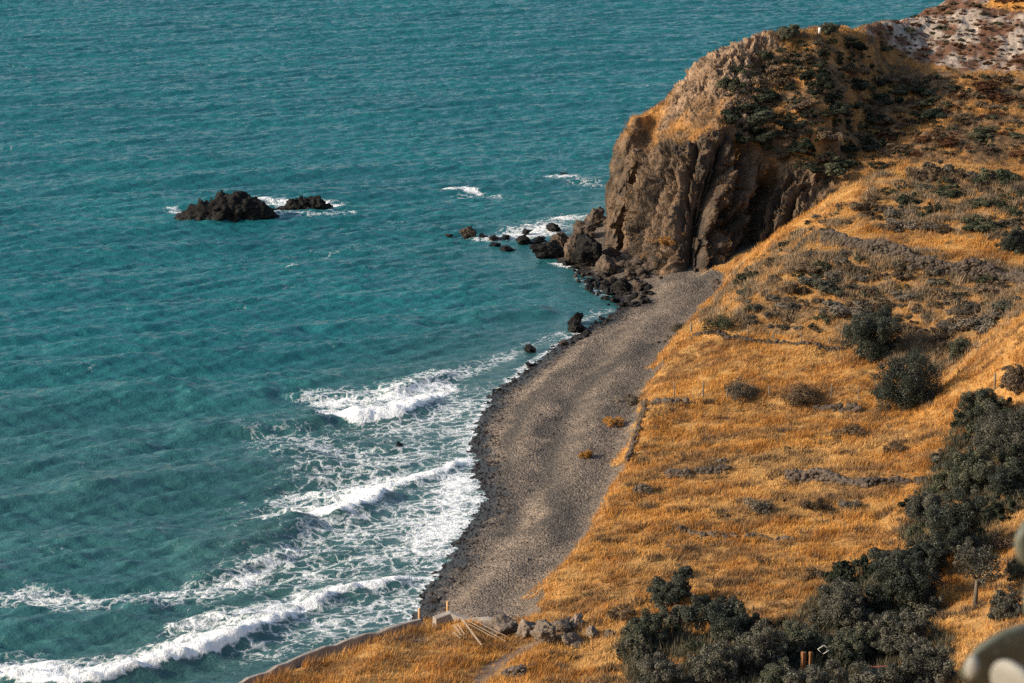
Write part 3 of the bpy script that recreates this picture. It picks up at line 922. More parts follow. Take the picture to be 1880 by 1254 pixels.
# foam: line in pixels, width in front, width behind, density
FOAM = [
    ([(622, 774), (660, 778), (735, 765), (790, 745), (808, 732)], 0.4, 4.6, 0.97),
    ([(610, 735), (680, 732), (760, 722), (800, 712)], 3.0, 3.0, 0.72),
    ([(575, 728), (640, 722), (700, 716)], 2.5, 2.5, 0.5),
    ([(720, 716), (795, 697), (850, 684)], 1.5, 1.5, 0.55),
    ([(820, 700), (870, 676), (930, 655)], 2.0, 2.0, 0.44),
    ([(880, 668), (960, 640), (1030, 612)], 1.4, 1.4, 0.36),
    ([(590, 955), (640, 950), (690, 930), (716, 898)], 0.35, 4.4, 0.97),
    ([(545, 912), (620, 905), (700, 890)], 2.2, 3.0, 0.62),
    ([(500, 908), (560, 906)], 1.2, 1.2, 0.5),
    ([(704, 900), (760, 882), (820, 866), (860, 846)], 0.5, 1.6, 0.95),
    ([(545, 820), (620, 835), (680, 855), (740, 850)], 5.0, 6.0, 0.43),
    ([(600, 870), (700, 850), (800, 820)], 5.0, 5.0, 0.43),
    ([(720, 790), (800, 770), (870, 740)], 5.0, 5.0, 0.47),
    ([(-30, 1240), (120, 1264), (230, 1243), (330, 1217), (430, 1187), (510, 1151), (575, 1118)], 0.3, 2.9, 0.97),
    ([(-30, 1232), (40, 1228), (120, 1240)], 2.0, 2.0, 0.72),
    ([(350, 1150), (430, 1138), (500, 1126), (560, 1108)], 2.6, 2.6, 0.66),
    ([(560, 1120), (620, 1098), (700, 1080), (772, 1064)], 0.35, 1.3, 0.9),
    ([(50, 1086), (160, 1096), (300, 1092), (420, 1070), (500, 1042)], 3.4, 1.8, 0.52),
    ([(120, 1118), (250, 1112), (380, 1100)], 1.8, 1.8, 0.5),
    ([(420, 1062), (480, 1038), (540, 1010)], 3.0, 1.5, 0.58),
    ([(540, 1060), (640, 1040), (740, 1020)], 6.0, 6.0, 0.44),
    ([(620, 990), (720, 960), (800, 930)], 6.0, 6.0, 0.48),
    ([(600, 1150), (680, 1120), (740, 1105)], 4.0, 4.0, 0.48),
    ([(780, 1000), (840, 940), (850, 880)], 4.0, 4.0, 0.68),
    ([(480, 1180), (560, 1150), (640, 1130)], 4.0, 4.0, 0.42),
    ([(810, 350), (845, 348), (880, 352)], 1.0, 1.0, 0.7),
    ([(850, 358), (905, 362)], 1.8, 1.8, 0.4),
    ([(1005, 324), (1060, 324)], 1.0, 1.0, 0.58),
    ([(1050, 333), (1115, 338)], 2.5, 2.5, 0.38),
    ([(470, 368), (520, 372)], 1.6, 1.6, 0.72),
    ([(590, 370), (615, 372)], 1.6, 1.6, 0.75),
    ([(500, 393), (560, 397), (640, 392)], 1.6, 1.6, 0.42),
    ([(315, 383), (345, 396)], 1.2, 1.2, 0.55),
    ([(890, 440), (950, 432), (1010, 428)], 2.0, 2.0, 0.58),
    ([(960, 428), (1005, 418)], 3.5, 3.5, 0.72),
    ([(1030, 400), (1075, 398)], 2.5, 2.5, 0.6),
    ([(1020, 482), (1060, 494), (1085, 505)], 0.9, 0.9, 0.6),
    ([(1060, 510), (1110, 545)], 1.0, 1.0, 0.38),
    ([(1060, 590), (1110, 570)], 1.6, 1.6, 0.42),
    ([(1030, 630), (1075, 610)], 1.5, 1.5, 0.5),
    ([(520, 495), (600, 470), (660, 446)], 1.0, 1.0, 0.3),
]
wob2 = 0.9 * fbm(sx * 0.3, sy * 0.3, 9, 4)
for px, wf, wb, den in FOAM:
    pl = [PZ(u, v, 0)[:2] for u, v in px]
    g = 3 * max(wf, wb) + 1
    x0, x1 = min(p[0] for p in pl) - g, max(p[0] for p in pl) + g
    y0, y1 = min(p[1] for p in pl) - g, max(p[1] for p in pl) + g
    ix = np.where((sx > x0) & (sx < x1) & (sy > y0) & (sy < y1))[0]
    dd, sg, pr = pdist(sx[ix], sy[ix] + wob[ix] + 0.4 * wob2[ix], pl)
    wv_ = 1 + 0.55 * perlin(pr * 9.0, wf + wb, px[0][0] * 0.01)
    e = np.where(sg > 0, np.exp(-(dd / wf) ** 2), np.exp(-(dd / (wb * wv_)) ** 2))
    foam[ix] = np.maximum(foam[ix], den * e)
su, sv_ = proj(sx, sy, np.zeros_like(sx))
wash = (1 - sstep(0.5, 7.5, sdm + wob2)) * near * sstep(640, 770, sv_)
foam = np.maximum(foam, 0.47 * wash)
edge = np.exp(-((sdm - 0.2 + 0.5 * wob2) / 0.8) ** 2) * near * sstep(560, 660, sv_)
foam = np.maximum(foam, 0.6 * edge)
# whitecaps out at sea
cap = sstep(0.50, 0.62, fbm(sx * 0.16, sy * 0.30, 2, 4)) * near * (sdm > 16)
foam = np.maximum(foam, 0.2 * cap)
thick = sstep(0.72, 0.98, foam)
szz += thick * (0.12 + 0.22 * fbm(sx * 1.2, sy * 1.2, 3, 4)) * near
szz += 0.05 * sstep(0.3, 0.7, foam) * fbm(sx * 1.4, sy * 1.4, 8, 2)
shal = np.clip((1 - sstep(-1, 24, sdm)) * (0.3 + 0.7 * sstep(480, 760, sv_)) + 0.62 * sstep(560, 900, sv_), 0, 1) * near
sm = mesh_np('sea', np.stack([sx, sy, szz], 1), grid_faces(len(sys_), len(sxs)), M['water'], None, True, {'foam': foam, 'shallow': shal})
tag(link('sea', sm), kind='structure')

# ------------------------------------------------------------------ rocks
def ico(sub):
    import bmesh
    bm = bmesh.new()
    bmesh.ops.create_icosphere(bm, subdivisions=sub, radius=1.0)
    v = np.array([p.co[:] for p in bm.verts])
    f = np.array([[q.index for q in fc.verts] for fc in bm.faces])
    bm.free()
    return v, f


ICO = {k: ico(k) for k in (1, 2, 3, 4, 5, 6)}


def rock_verts(seed, sub=4, planes=12, rough=0.28):
    v, f = ICO[sub]
    v = v.copy()
    r = np.random.default_rng(seed)
    v *= (1 + 0.22 * perlin(v[:, 0] * 1.3 + seed, v[:, 1] * 1.3, v[:, 2] * 1.3))[:, None]
    v *= np.array([1, 1, r.uniform(0.8, 1.2)])
    for k in range(planes):
        n = r.normal(size=3); n /= np.linalg.norm(n)
        dd = r.uniform(0.38, 0.8)
        s = v @ n - dd
        v -= np.where(s > 0, s * 0.97, 0)[:, None] * n
    w3 = v + 0.35 * np.stack([perlin(v[:, 0] * 2 + seed, v[:, 1] * 2, v[:, 2] * 2 + i * 7.7) for i in range(3)], 1)
    q = rough * np.round(2.5 * fbm(w3[:, 0] * 1.5 + seed, w3[:, 1] * 1.5, w3[:, 2] * 1.5, 2)) / 2.0 + 0.5 * rough * ridged(w3[:, 0] * 3.1, w3[:, 1] * 3.1 + seed, w3[:, 2] * 3.1, 3) + 0.25 * rough * fbm(v[:, 0] * 9, v[:, 1] * 9 + seed, v[:, 2] * 9, 2)
    v *= (1 + q - 0.3 * rough)[:, None]
    v /= np.abs(v).max(0) * 0.93
    return v, f


ROCKS = {}
for mname in ('rock_dark', 'rock_brown', 'rock_big'):
    ROCKS[mname] = [mesh_np('boulder', *rock_verts(20 + i, 5), M[mname]) for i in range(7)]
SMALLR = {mname: [mesh_np('small_rock', *rock_verts(60 + i, 3), M[mname]) for i in range(6)] for mname in ('rock_dark', 'rock_brown')}


def rock(u, v, w, h, label, mat='rock_dark', name='boulder', group=None, kind=0, lift=0.35, cat='rock', dep=None):
    """(u, v) is where its foot meets ground or water, w and h its seen width and height in photo pixels"""
    p = hit(u, v)
    s = ppm(*p)
    W, Hh = w / s / 2 / 0.86, h / s / 2 / 0.86
    D = dep if dep else W * random.uniform(0.75, 1.05)
    pool = ROCKS[mat] if name == 'boulder' else SMALLR[mat]
    me = pool[kind % len(pool)]
    o = link(name, me, None, (p[0], p[1] + D * 0.45, p[2] + Hh * (1 - lift) * 0.75), (random.uniform(-.15, .15), random.uniform(-.15, .15), random.uniform(-0.5, 0.5)), (W, D, Hh * 1.12))
    tag(o, label, cat, group)
    return o


def islet(u, v, w, h, seed, prof, label, name):
    p = PZ(u, v, 0)
    s = ppm(*p)
    W, Hh = w / s / 2, h / s
    v0, f = ICO[6]
    q = v0.copy()
    x = q[:, 0]
    top = np.interp(x, prof[0], prof[1])
    z = np.where(q[:, 2] > 0, q[:, 2] ** 0.8 * top * Hh, q[:, 2] * 1.0)
    P = np.stack([x * W, q[:, 1] * W * 0.42, z], 1)
    n = q
    dsp = 0.35 * blocks3(P[:, 0] * 0.9 + seed, P[:, 1] * 0.9, P[:, 2] * 0.7) * 2 + 0.42 * ridged(P[:, 0] * .55 + seed, P[:, 1] * .55, P[:, 2] * .55, 4, 0.6) + 0.3 * fbm(P[:, 0] * 1.6, P[:, 1] * 1.6 + seed, P[:, 2] * 1.6, 4, 0.65) - 0.35
    P = P + n * dsp[:, None]
    o = link(name, mesh_np(name, P, f, M['rock_dark']), None, (p[0], p[1] + W * 0.3, -0.05))
    tag(o, label, 'rock islet')
    return o


islet(412, 408, 180, 50, 3.0, ([-1, -.75, -.5, -.35, -.15, .0, .25, .5, .75, .9, 1], [.35, .6, .75, .6, .9, 1.0, 1.0, .95, .9, .6, .3]), 'large craggy black rock islet standing alone in the open sea', 'rock_islet')
islet(560, 389, 92, 25, 9.0, ([-1, -.7, 0, .6, .9, 1], [.5, .85, .95, 1, .7, .3]), 'low flat-topped black rock islet with surf at its right end', 'rock_islet')
rock(498, 388, 20, 9, 'small dark rock between the two black islets', name='small_rock', kind=2)

for a in [
    (861, 437, 28, 26, 'pointed dark rock standing in the sea off the headland', 'rock_brown', 'boulder', None, 1),
    (824, 434, 13, 6, 'tiny low rock, outermost of the line off the headland', 'rock_brown', 'small_rock', None, 2),
    (887, 438, 16, 9, 'dark low rock just right of the pointed sea rock', 'rock_dark', 'small_rock', None, 3),
    (905, 440, 26, 11, 'brown rounded rock ringed by foam right of the pointed sea rock', 'rock_brown', 'boulder', None, 2),
    (931, 439, 20, 8, 'small dark rock in the white foam off the point', 'rock_dark', 'small_rock', None, 4),
    (911, 453, 24, 8, 'flat dark rock slab, left of the lower pair in the sea', 'rock_dark', 'boulder', None, 5),
    (928, 461, 32, 9, 'longer flat dark rock slab, right of the lower pair in the sea', 'rock_dark', 'boulder', None, 6),
    (966, 431, 20, 11, 'dark rock with foam all round it off the point', 'rock_dark', 'boulder', None, 3),
    (962, 449, 26, 17, 'dark upright rock at the tip of the point', 'rock_dark', 'boulder', None, 0),
    (986, 447, 28, 13, 'dark low rock behind the first big boulder of the point', 'rock_dark', 'boulder', None, 4),
    (1014, 425, 32, 15, 'smooth black boulder out in the foam behind the point', 'rock_dark', 'boulder', None, 6),
    (1034, 321, 16, 5, 'small awash rock in surf far beyond the point', 'rock_dark', 'small_rock', None, 1),
    (822, 349, 14, 5, 'small rock awash under a breaking wave left of the headland', 'rock_dark', 'small_rock', None, 5),
    (1010, 474, 66, 36, 'broad black boulder at the waterline, outermost big one of the point', 'rock_dark', 'boulder', None, 1),
    (1028, 452, 56, 36, 'sloping brown boulder behind the broad black one', 'rock_brown', 'boulder', None, 2),
    (1068, 440, 56, 34, 'brown boulder high on the point close to the cliff', 'rock_brown', 'boulder', None, 3),
    (1088, 418, 44, 34, 'brown boulder farthest back against the cliff corner', 'rock_brown', 'boulder', None, 4),
    (1052, 486, 34, 56, 'upright column-like boulder with a sunlit left side at the waterline', 'rock_brown', 'boulder', None, 0),
    (1084, 488, 68, 58, 'biggest dark boulder of the point, beside the column-like one', 'rock_dark', 'boulder', None, 5),
    (1112, 506, 50, 38, 'large sunlit brown boulder right of the biggest dark one', 'rock_brown', 'boulder', None, 6),
    (1122, 476, 34, 28, 'brown boulder wedged above the sunlit large one', 'rock_brown', 'boulder', None, 1),
    (1140, 537, 54, 38, 'dark boulder at the corner between point and beach', 'rock_dark', 'boulder', None, 2),
    (1171, 534, 32, 20, 'smooth brown boulder where the shingle meets the rocks', 'rock_brown', 'boulder', None, 3),
    (1054, 596, 25, 24, 'dark angular rock, upper of the pair at the water edge', 'rock_dark', 'boulder', None, 4),
    (1056, 610, 40, 19, 'broad dark rock, lower of the pair at the water edge', 'rock_dark', 'boulder', None, 6),
    (1036, 634, 17, 10, 'brown rock in the wash below the dark pair', 'rock_brown', 'boulder', None, 0),
    (975, 647, 25, 13, 'dark lone rock in the wash off the beach', 'rock_dark', 'boulder', None, 5),
    (972, 673, 14, 9, 'small dark rock on the wet edge of the beach', 'rock_dark', 'small_rock', None, 2),
    (734, 819, 12, 7, 'small black rock poking out of the foam in the surf', 'rock_dark', 'small_rock', None, 3),
]:
    rock(*a)

rub = [[(1120, 470), (1180, 470), (1235, 500), (1232, 512), (1190, 514), (1150, 515), (1120, 500)],
       [(1085, 500), (1150, 515), (1200, 520), (1200, 548), (1165, 572), (1130, 560), (1100, 530)],
       [(1020, 478), (1075, 498), (1112, 540), (1132, 562), (1116, 566), (1058, 516)],
       [(1040, 625), (1085, 600), (1130, 572), (1150, 572), (1090, 612), (1050, 636)],
       [(1205, 625), (1250, 598), (1262, 612), (1235, 640), (1205, 645)],
       [(1300, 520), (1325, 512), (1330, 535), (1310, 548)],
       [(900, 722), (960, 684), (1010, 648), (1020, 650), (960, 695), (915, 732)]]
rlab = [('brown tumbled rock in the scree below the cliff', 'rock_brown', 'scree below the cliff', 85, (8, 24)),
        ('dark wet stone in the heap between the point and the beach', 'rock_dark', 'dark stones between point and beach', 90, (6, 17)),
        ('dark wet stone at the waterline under the big boulders', 'rock_dark', 'stones at the waterline under the big boulders', 34, (6, 15)),
        ('small dark stone along the far water edge of the beach', 'rock_dark', 'stones along the far water edge', 26, (5, 11)),
        ('small grey stone lying at the inland side of the beach below the fence', 'rock_brown', 'stones at the inland side of the beach', 16, (4, 9)),
        ('small stone at the head of the beach under the grassy slope', 'rock_brown', 'stones at the head of the beach', 10, (5, 10)),
        ('small black stone on the wet shingle edge', 'rock_dark', 'stones on the wet shingle edge', 16, (4, 8))]
for poly, (lab, mt, grp, n, (a, b)) in zip(rub, rlab):
    us, vs = [p[0] for p in poly], [p[1] for p in poly]
    k = 0
    while k < n:
        u, v = random.uniform(min(us), max(us)), random.uniform(min(vs), max(vs))
        if not inpoly(np.array([u]), np.array([v]), poly)[0]: continue
        w = a + (b - a) * random.random() ** 1.8
        rock(u, v, w, w * random.uniform(0.55, 0.9), lab, mt if random.random() < 0.8 else 'rock_brown', 'small_rock', grp, random.randrange(6), 0.4)
        k += 1

# big boulders by the path at the near end of the beach
for a in [(925, 1168, 56, 34, 'pale boulder half hidden in grass at the end of the concrete wall', 0, 0), (966, 1172, 42, 34, 'grey angular boulder between the grassy one and the cube-like one', 0, 3),
          (1004, 1180, 50, 38, 'largest cube-like grey boulder beside the path', 0, 5), (1034, 1160, 36, 26, 'low grey boulder right of the cube-like one', 0, 1),
          (1056, 1154, 28, 26, 'small round pale boulder perched at the right end of the row', 0, 4), (1050, 1186, 46, 32, 'tan boulder low in the grass under the perched one', 0, 2),
          (1086, 1172, 30, 22, 'grey boulder half sunk at the shrub edge', 0, 6), (1118, 1172, 26, 16, 'small grey boulder nearest the dark shrubs in the row', 0, 3)]:
    rock(a[0], a[1], a[2], a[3], a[4], 'rock_big', 'boulder', 'boulders beside the path', a[6], 0.3)


# ------------------------------------------------------------------ stone walls and heaps
def stone_heap(name, px_top, label, cat, hgt, wid, size, n, mat='rock_field', group=None, base_off=0.0):
    line = [hit(u, v) for u, v in px_top]
    pl = resample(line, 0.3)
    V, Fs, b = [], [], 0
    v0, f0 = ICO[2]
    r = np.random.default_rng(int(px_top[0][0]))
    for k in range(n):
        c = pl[r.integers(len(pl))]
        t = r.random()
        off = (r.random() - 0.5) * wid * (1.25 - t)
        sc = size * r.uniform(0.55, 1.35)
        v = v0 * (1 + 0.3 * perlin(v0[:, 0] * 1.4 + k * 3.1, v0[:, 1] * 1.4, v0[:, 2] * 1.4))[:, None]
        v = v * np.array([sc * r.uniform(0.8, 1.4), sc * r.uniform(0.8, 1.3), sc * r.uniform(0.55, 0.9)]) * 0.5
        a = r.uniform(0, 6.28)
        v = np.stack([v[:, 0] * math.cos(a) - v[:, 1] * math.sin(a), v[:, 0] * math.sin(a) + v[:, 1] * math.cos(a), v[:, 2]], 1)
        xx, yy = c[0] + r.normal(0, 0.12), c[1] + off
        hh = hgt * (0.75 + 0.35 * math.sin(c[0] * 1.3) * math.cos(c[0] * 0.37))
        zz = float(ground_z(np.array([xx]), np.array([yy]))[0]) + t * hh
        V.append(v + np.array([xx, yy, zz])); Fs.append(f0 + b); b += len(v)
    V, Fs = np.concatenate(V), np.concatenate(Fs)
    tn = np.repeat(np.random.default_rng(1).uniform(0.6, 1.4, n), len(v0))
    o = link(name, mesh_np(name, V, Fs, M[mat], None, False))
    tag(o, label, cat, group)
    return o


stone_heap('stone_wall', [(1512, 444), (1560, 452), (1600, 464), (1640, 474), (1690, 492), (1735, 500), (1800, 508), (1860, 518), (1930, 525)], 'long tumbled drystone wall across the scrubby slope', 'stone wall', 1.3, 1.3, 0.42, 2300)
stone_heap('stone_wall', [(1448, 880), (1500, 882), (1540, 888), (1592, 892)], 'low dark stone wall in the middle of the golden field', 'stone wall', 0.85, 0.8, 0.42, 330)
stone_heap('stone_wall', [(1282, 868), (1332, 868)], 'short row of dark stones left of the field wall', 'stone wall', 0.45, 0.5, 0.38, 70)
stone_heap('stone_wall', [(1598, 890), (1640, 886), (1692, 886)], 'low broken stone row right of the field wall', 'stone wall', 0.45, 0.5, 0.36, 80)
stone_heap('stone_heap', [(1232, 874), (1262, 874)], 'small rounded heap of dark stones near the beach bank', 'stone heap', 0.6, 0.8, 0.4, 60)
stone_heap('stone_wall', [(1500, 752), (1535, 754), (1576, 756)], 'row of grey stones below the lower fence', 'stone wall', 0.6, 0.6, 0.42, 90)
stone_heap('stone_wall', [(1200, 742), (1230, 742), (1270, 744)], 'dark stones at the seaward end of the lower terrace', 'stone wall', 0.5, 0.6, 0.36, 70)
stone_heap('stone_wall', [(1272, 620), (1340, 625), (1420, 631), (1500, 638), (1545, 644)], 'thin line of dark stones along the upper fence', 'stone wall', 0.4, 0.5, 0.34, 190)
stone_heap('stone_wall', [(1240, 972), (1300, 984), (1380, 985), (1460, 990)], 'faint broken stone line in the lower field', 'stone wall', 0.3, 0.8, 0.32, 70)
stone_heap('stone_wall', [(1183, 745), (1176, 775), (1168, 800), (1160, 830), (1153, 852)], 'stretch of old stone wall exposed in the bank behind the beach', 'stone wall', 0.8, 0.5, 0.34, 120, 'rock_brown')
stone_heap('rubble_heap', [(932, 1240), (958, 1238)], 'dark heap of rubble in the near grass', 'rubble heap', 0.55, 0.9, 0.3, 90, 'rock_field')
stone_heap('stone_heap', [(1690, 158), (1712, 160)], 'grey stone outcrop on the headland grass', 'stone heap', 0.6, 0.9, 0.5, 1) if False else None

# ------------------------------------------------------------------ timber and concrete
def beam(name, a, b, r, mat, label, cat, group=None, square=True, tip=True):
    a, b = Vector(a), Vector(b)
    L = (b - a).length
    n = 4 if square else 8
    V, Fc = tube_np([(0, 0, 0), (0, 0, 0.02), (0.004, 0, L * 0.5), (0, 0.004, L - 0.02), (0, 0, L)], [r * 0.85, r, r * 0.97, r * 0.95, r * 0.7], n)
    o = link(name, mesh_py(name, V, Fc, M[mat], not square))
    o.location = a
    o.rotation_mode = 'XYZ'
    o.rotation_euler = (b - a).to_track_quat('Z', 'Y').to_euler()
    tag(o, label, cat, group)
    return o


def post(u, v, hpx, label, group=None, mat='post', r=0.06, lean=(0, 0), name='fence_post'):
    p = hit(u, v)
    h = hpx / ppm(*p) / 0.96
    return beam(name, (p[0], p[1], p[2] - 0.3), (p[0] + lean[0], p[1] + lean[1], p[2] + h), r, mat, label, 'post', group, False)


UP = 'posts of the upper field fence'
post(1269, 612, 18, 'upper fence post nearest the beach, short and thick', UP, r=0.11)
post(1373, 621, 26, 'upper fence post rising out of the bushy edge', UP)
post(1420, 624, 14, 'shortest upper fence post beside the scrub', UP)
post(1471, 630, 22, 'tall slim upper fence post in the open gap', UP)
post(1519, 634, 15, 'leaning upper fence post next to the dark round tree', UP, lean=(0.25, 0))
LP = 'posts of the lower field fence'
post(1238, 733, 34, 'tall lower fence post nearest the beach', LP)
pb = post(1291, 730, 28, 'lower fence post with a slanting brace', LP, r=0.07)
q = hit(1291, 730)
br = beam('brace', (0.55, 0.0, 0.2), (0.02, 0.0, 1.0), 0.045, 'post', None, None, None, False)
br.parent = pb
post(1335, 733, 20, 'lower fence post at the left of the grey bush', LP)
post(1412, 728, 20, 'short lower fence post between the two bushes', LP)
post(1526, 734, 30, 'lower fence post above the grey stone row', LP, r=0.05)
post(1576, 732, 21, 'lower fence post beside the wide dark tree', LP, r=0.05)
post(1217, 684, 22, 'thin grey stake on the field edge above the beach', None, r=0.035, name='stake')
post(1826, 716, 30, 'dark weathered stake on the bright grass slope', None, r=0.08, name='stake')
post(770, 1142, 26, 'sunlit square timber post at the seaward wall corner', 'timber posts on the concrete wall', 'new_wood', 0.10, name='timber_post')
post(822, 1129, 26, 'taller sunlit timber post on the raised wall end', 'timber posts on the concrete wall', 'new_wood', 0.10, name='timber_post')
post(1505, 60, 9, 'small white marker post on the headland crest', None, 'white', 0.22, name='marker_post')


def wall_strip(name, px, zt, thick, drop, label):
    pl = resample([PZ(u, v, zt) for u, v in px], 0.8)
    V, Fc = [], []
    for i, p in enumerate(pl):
        a, b = pl[max(i - 1, 0)], pl[min(i + 1, len(pl) - 1)]
        tx, ty = b[0] - a[0], b[1] - a[1]
        l = math.hypot(tx, ty)
        nxx, nyy = -ty / l, tx / l
        jz = 0.05 * math.sin(i * 1.7) + random.uniform(-.07, .07)
        jn = random.uniform(-.07, .07)
        for o, z in ((-thick / 2, zt - drop), (-thick / 2 + jn, zt + jz), (-thick / 2 + 0.05, zt + 0.05 + jz), (thick / 2 - 0.05, zt + 0.05 + jz), (thick / 2 + jn, zt + jz), (thick / 2, zt - drop)):
            V.append((p[0] + nxx * o, p[1] + nyy * o, z))
    n = len(pl)
    for i in range(n - 1):
        for k in range(6):
            Fc.append((i * 6 + k, i * 6 + (k + 1) % 6, (i + 1) * 6 + (k + 1) % 6, (i + 1) * 6 + k))
    Fc.append(tuple(range(5, -1, -1))); Fc.append(tuple((n - 1) * 6 + k for k in range(6)))
    o = link(name, mesh_py(name, V, Fc, M['concrete'], False))
    tag(o, label, 'wall')
    return o


wall_strip('concrete_wall', WALL_PX, 3.0, 0.32, 3.8, 'long weathered concrete wall edging the near grass above the surf')
wall_strip('concrete_wall', WALL2_PX, 3.05, 0.5, 1.7, 'short concrete wall at the near end of the shingle beach')


def pole(u1, v1, u2, v2, r0, mat, label, name='driftwood_pole', group=None, lift=0.25, square=False):
    r = r0 * 0.6
    a, b = hit(u1, v1), hit(u2, v2)
    return beam(name, (a[0], a[1], a[2] + lift), (b[0], b[1], b[2] + lift * 0.6), r, mat, label, 'wood', group, square)


PG = 'pale poles lying in the near grass'
pole(858, 1152, 930, 1186, 0.05, 'pale_wood', 'longest thin pale pole of the fan lying in the grass', group=PG, lift=0.5)
pole(864, 1150, 932, 1178, 0.045, 'pale_wood', 'upper thin pale pole of the fan lying in the grass', group=PG, lift=0.55)
pole(852, 1153, 912, 1180, 0.05, 'pale_wood', 'lower thin pale pole of the fan lying in the grass', group=PG, lift=0.45)
pole(849, 1150, 884, 1192, 0.13, 'pale_wood', 'wide grey plank sloping into the grass beside the poles', 'driftwood_plank', lift=0.45, square=True)
pole(834, 1160, 848, 1174, 0.10, 'pale_wood', 'leftmost short pale board beside the wide plank', 'driftwood_plank', 'short boards beside the plank', 0.4, True)
pole(840, 1158, 853, 1172, 0.09, 'pale_wood', 'middle short pale board beside the wide plank', 'driftwood_plank', 'short boards beside the plank', 0.45, True)
pole(832, 1170, 846, 1178, 0.08, 'pale_wood', 'lowest short pale board beside the wide plank', 'driftwood_plank', 'short boards beside the plank', 0.35, True)
pole(962, 1238, 985, 1226, 0.05, 'pale_wood', 'grey branch sticking out of the dark rubble heap', 'driftwood_branch', lift=0.5)
pole(1114, 912, 1122, 917, 0.06, 'pale_wood', 'small white stick lying on the shingle below the bank', 'driftwood_branch', lift=0.1)


# ------------------------------------------------------------------ foliage
def leaves(rng, clumps, n, size, c1, c2, flatten=0.85, up=0.3, inner=0.5, long=1.0):
    """n leaf-sized faces spread through the clumps (x, y, z, radius)"""
    cl = np.array(clumps)
    w = cl[:, 3] ** 2
    idx = rng.choice(len(cl), n, p=w / w.sum())
    dirs = rng.normal(size=(n, 3)); dirs /= np.linalg.norm(dirs, axis=1)[:, None]
    rad = cl[idx, 3] * (inner + (1 - inner) * rng.random(n) ** 0.6)
    jag = 1 + 0.28 * perlin(dirs[:, 0] * 2.2 + idx * 3.7, dirs[:, 1] * 2.2, dirs[:, 2] * 2.2)
    p = cl[idx, :3] + dirs * (rad * jag)[:, None] * np.array([1, 1, flatten])
    nrm = dirs * 1.0 + rng.normal(size=(n, 3)) * 0.28 + np.array([0, 0, up])
    nrm /= np.linalg.norm(nrm, axis=1)[:, None]
    a = np.cross(nrm, rng.normal(size=(n, 3))); a /= np.linalg.norm(a, axis=1)[:, None] + 1e-9
    b = np.cross(nrm, a)
    s = size * rng.uniform(0.55, 1.35, n)[:, None]
    bend = nrm * s * 0.25
    V = np.stack([p - a * s * 0.5 * long, p + b * s * 0.32 + bend, p + a * s * 0.5 * long, p - b * s * 0.32 + bend], 1).reshape(-1, 3)
    Fc = np.arange(4 * n).reshape(n, 4)
    # light and dark sprays: each clump has its own leaf colour, each leaf a little more
    ct = np.clip(rng.normal(0.42, 0.30, len(cl))[idx] + rng.normal(0, 0.08, n), 0, 1)
    T = np.repeat(lerp3(c1, c2, ct), 4, axis=0)
    return V, Fc, T


GREENS = {'dark': ((0.014, 0.021, 0.014), (0.06, 0.064, 0.044)), 'olive': ((0.036, 0.038, 0.027), (0.135, 0.124, 0.09)),
          'mid': ((0.028, 0.036, 0.022), (0.115, 0.112, 0.068)), 'grey': ((0.085, 0.072, 0.055), (0.21, 0.175, 0.135)),
          'brown': ((0.075, 0.052, 0.034), (0.19, 0.135, 0.085)), 'red': ((0.055, 0.027, 0.016), (0.15, 0.068, 0.034)), 'gold': ((0.28, 0.135, 0.035), (0.50, 0.26, 0.075)),
          'pale': ((0.17, 0.14, 0.105), (0.34, 0.29, 0.225))}


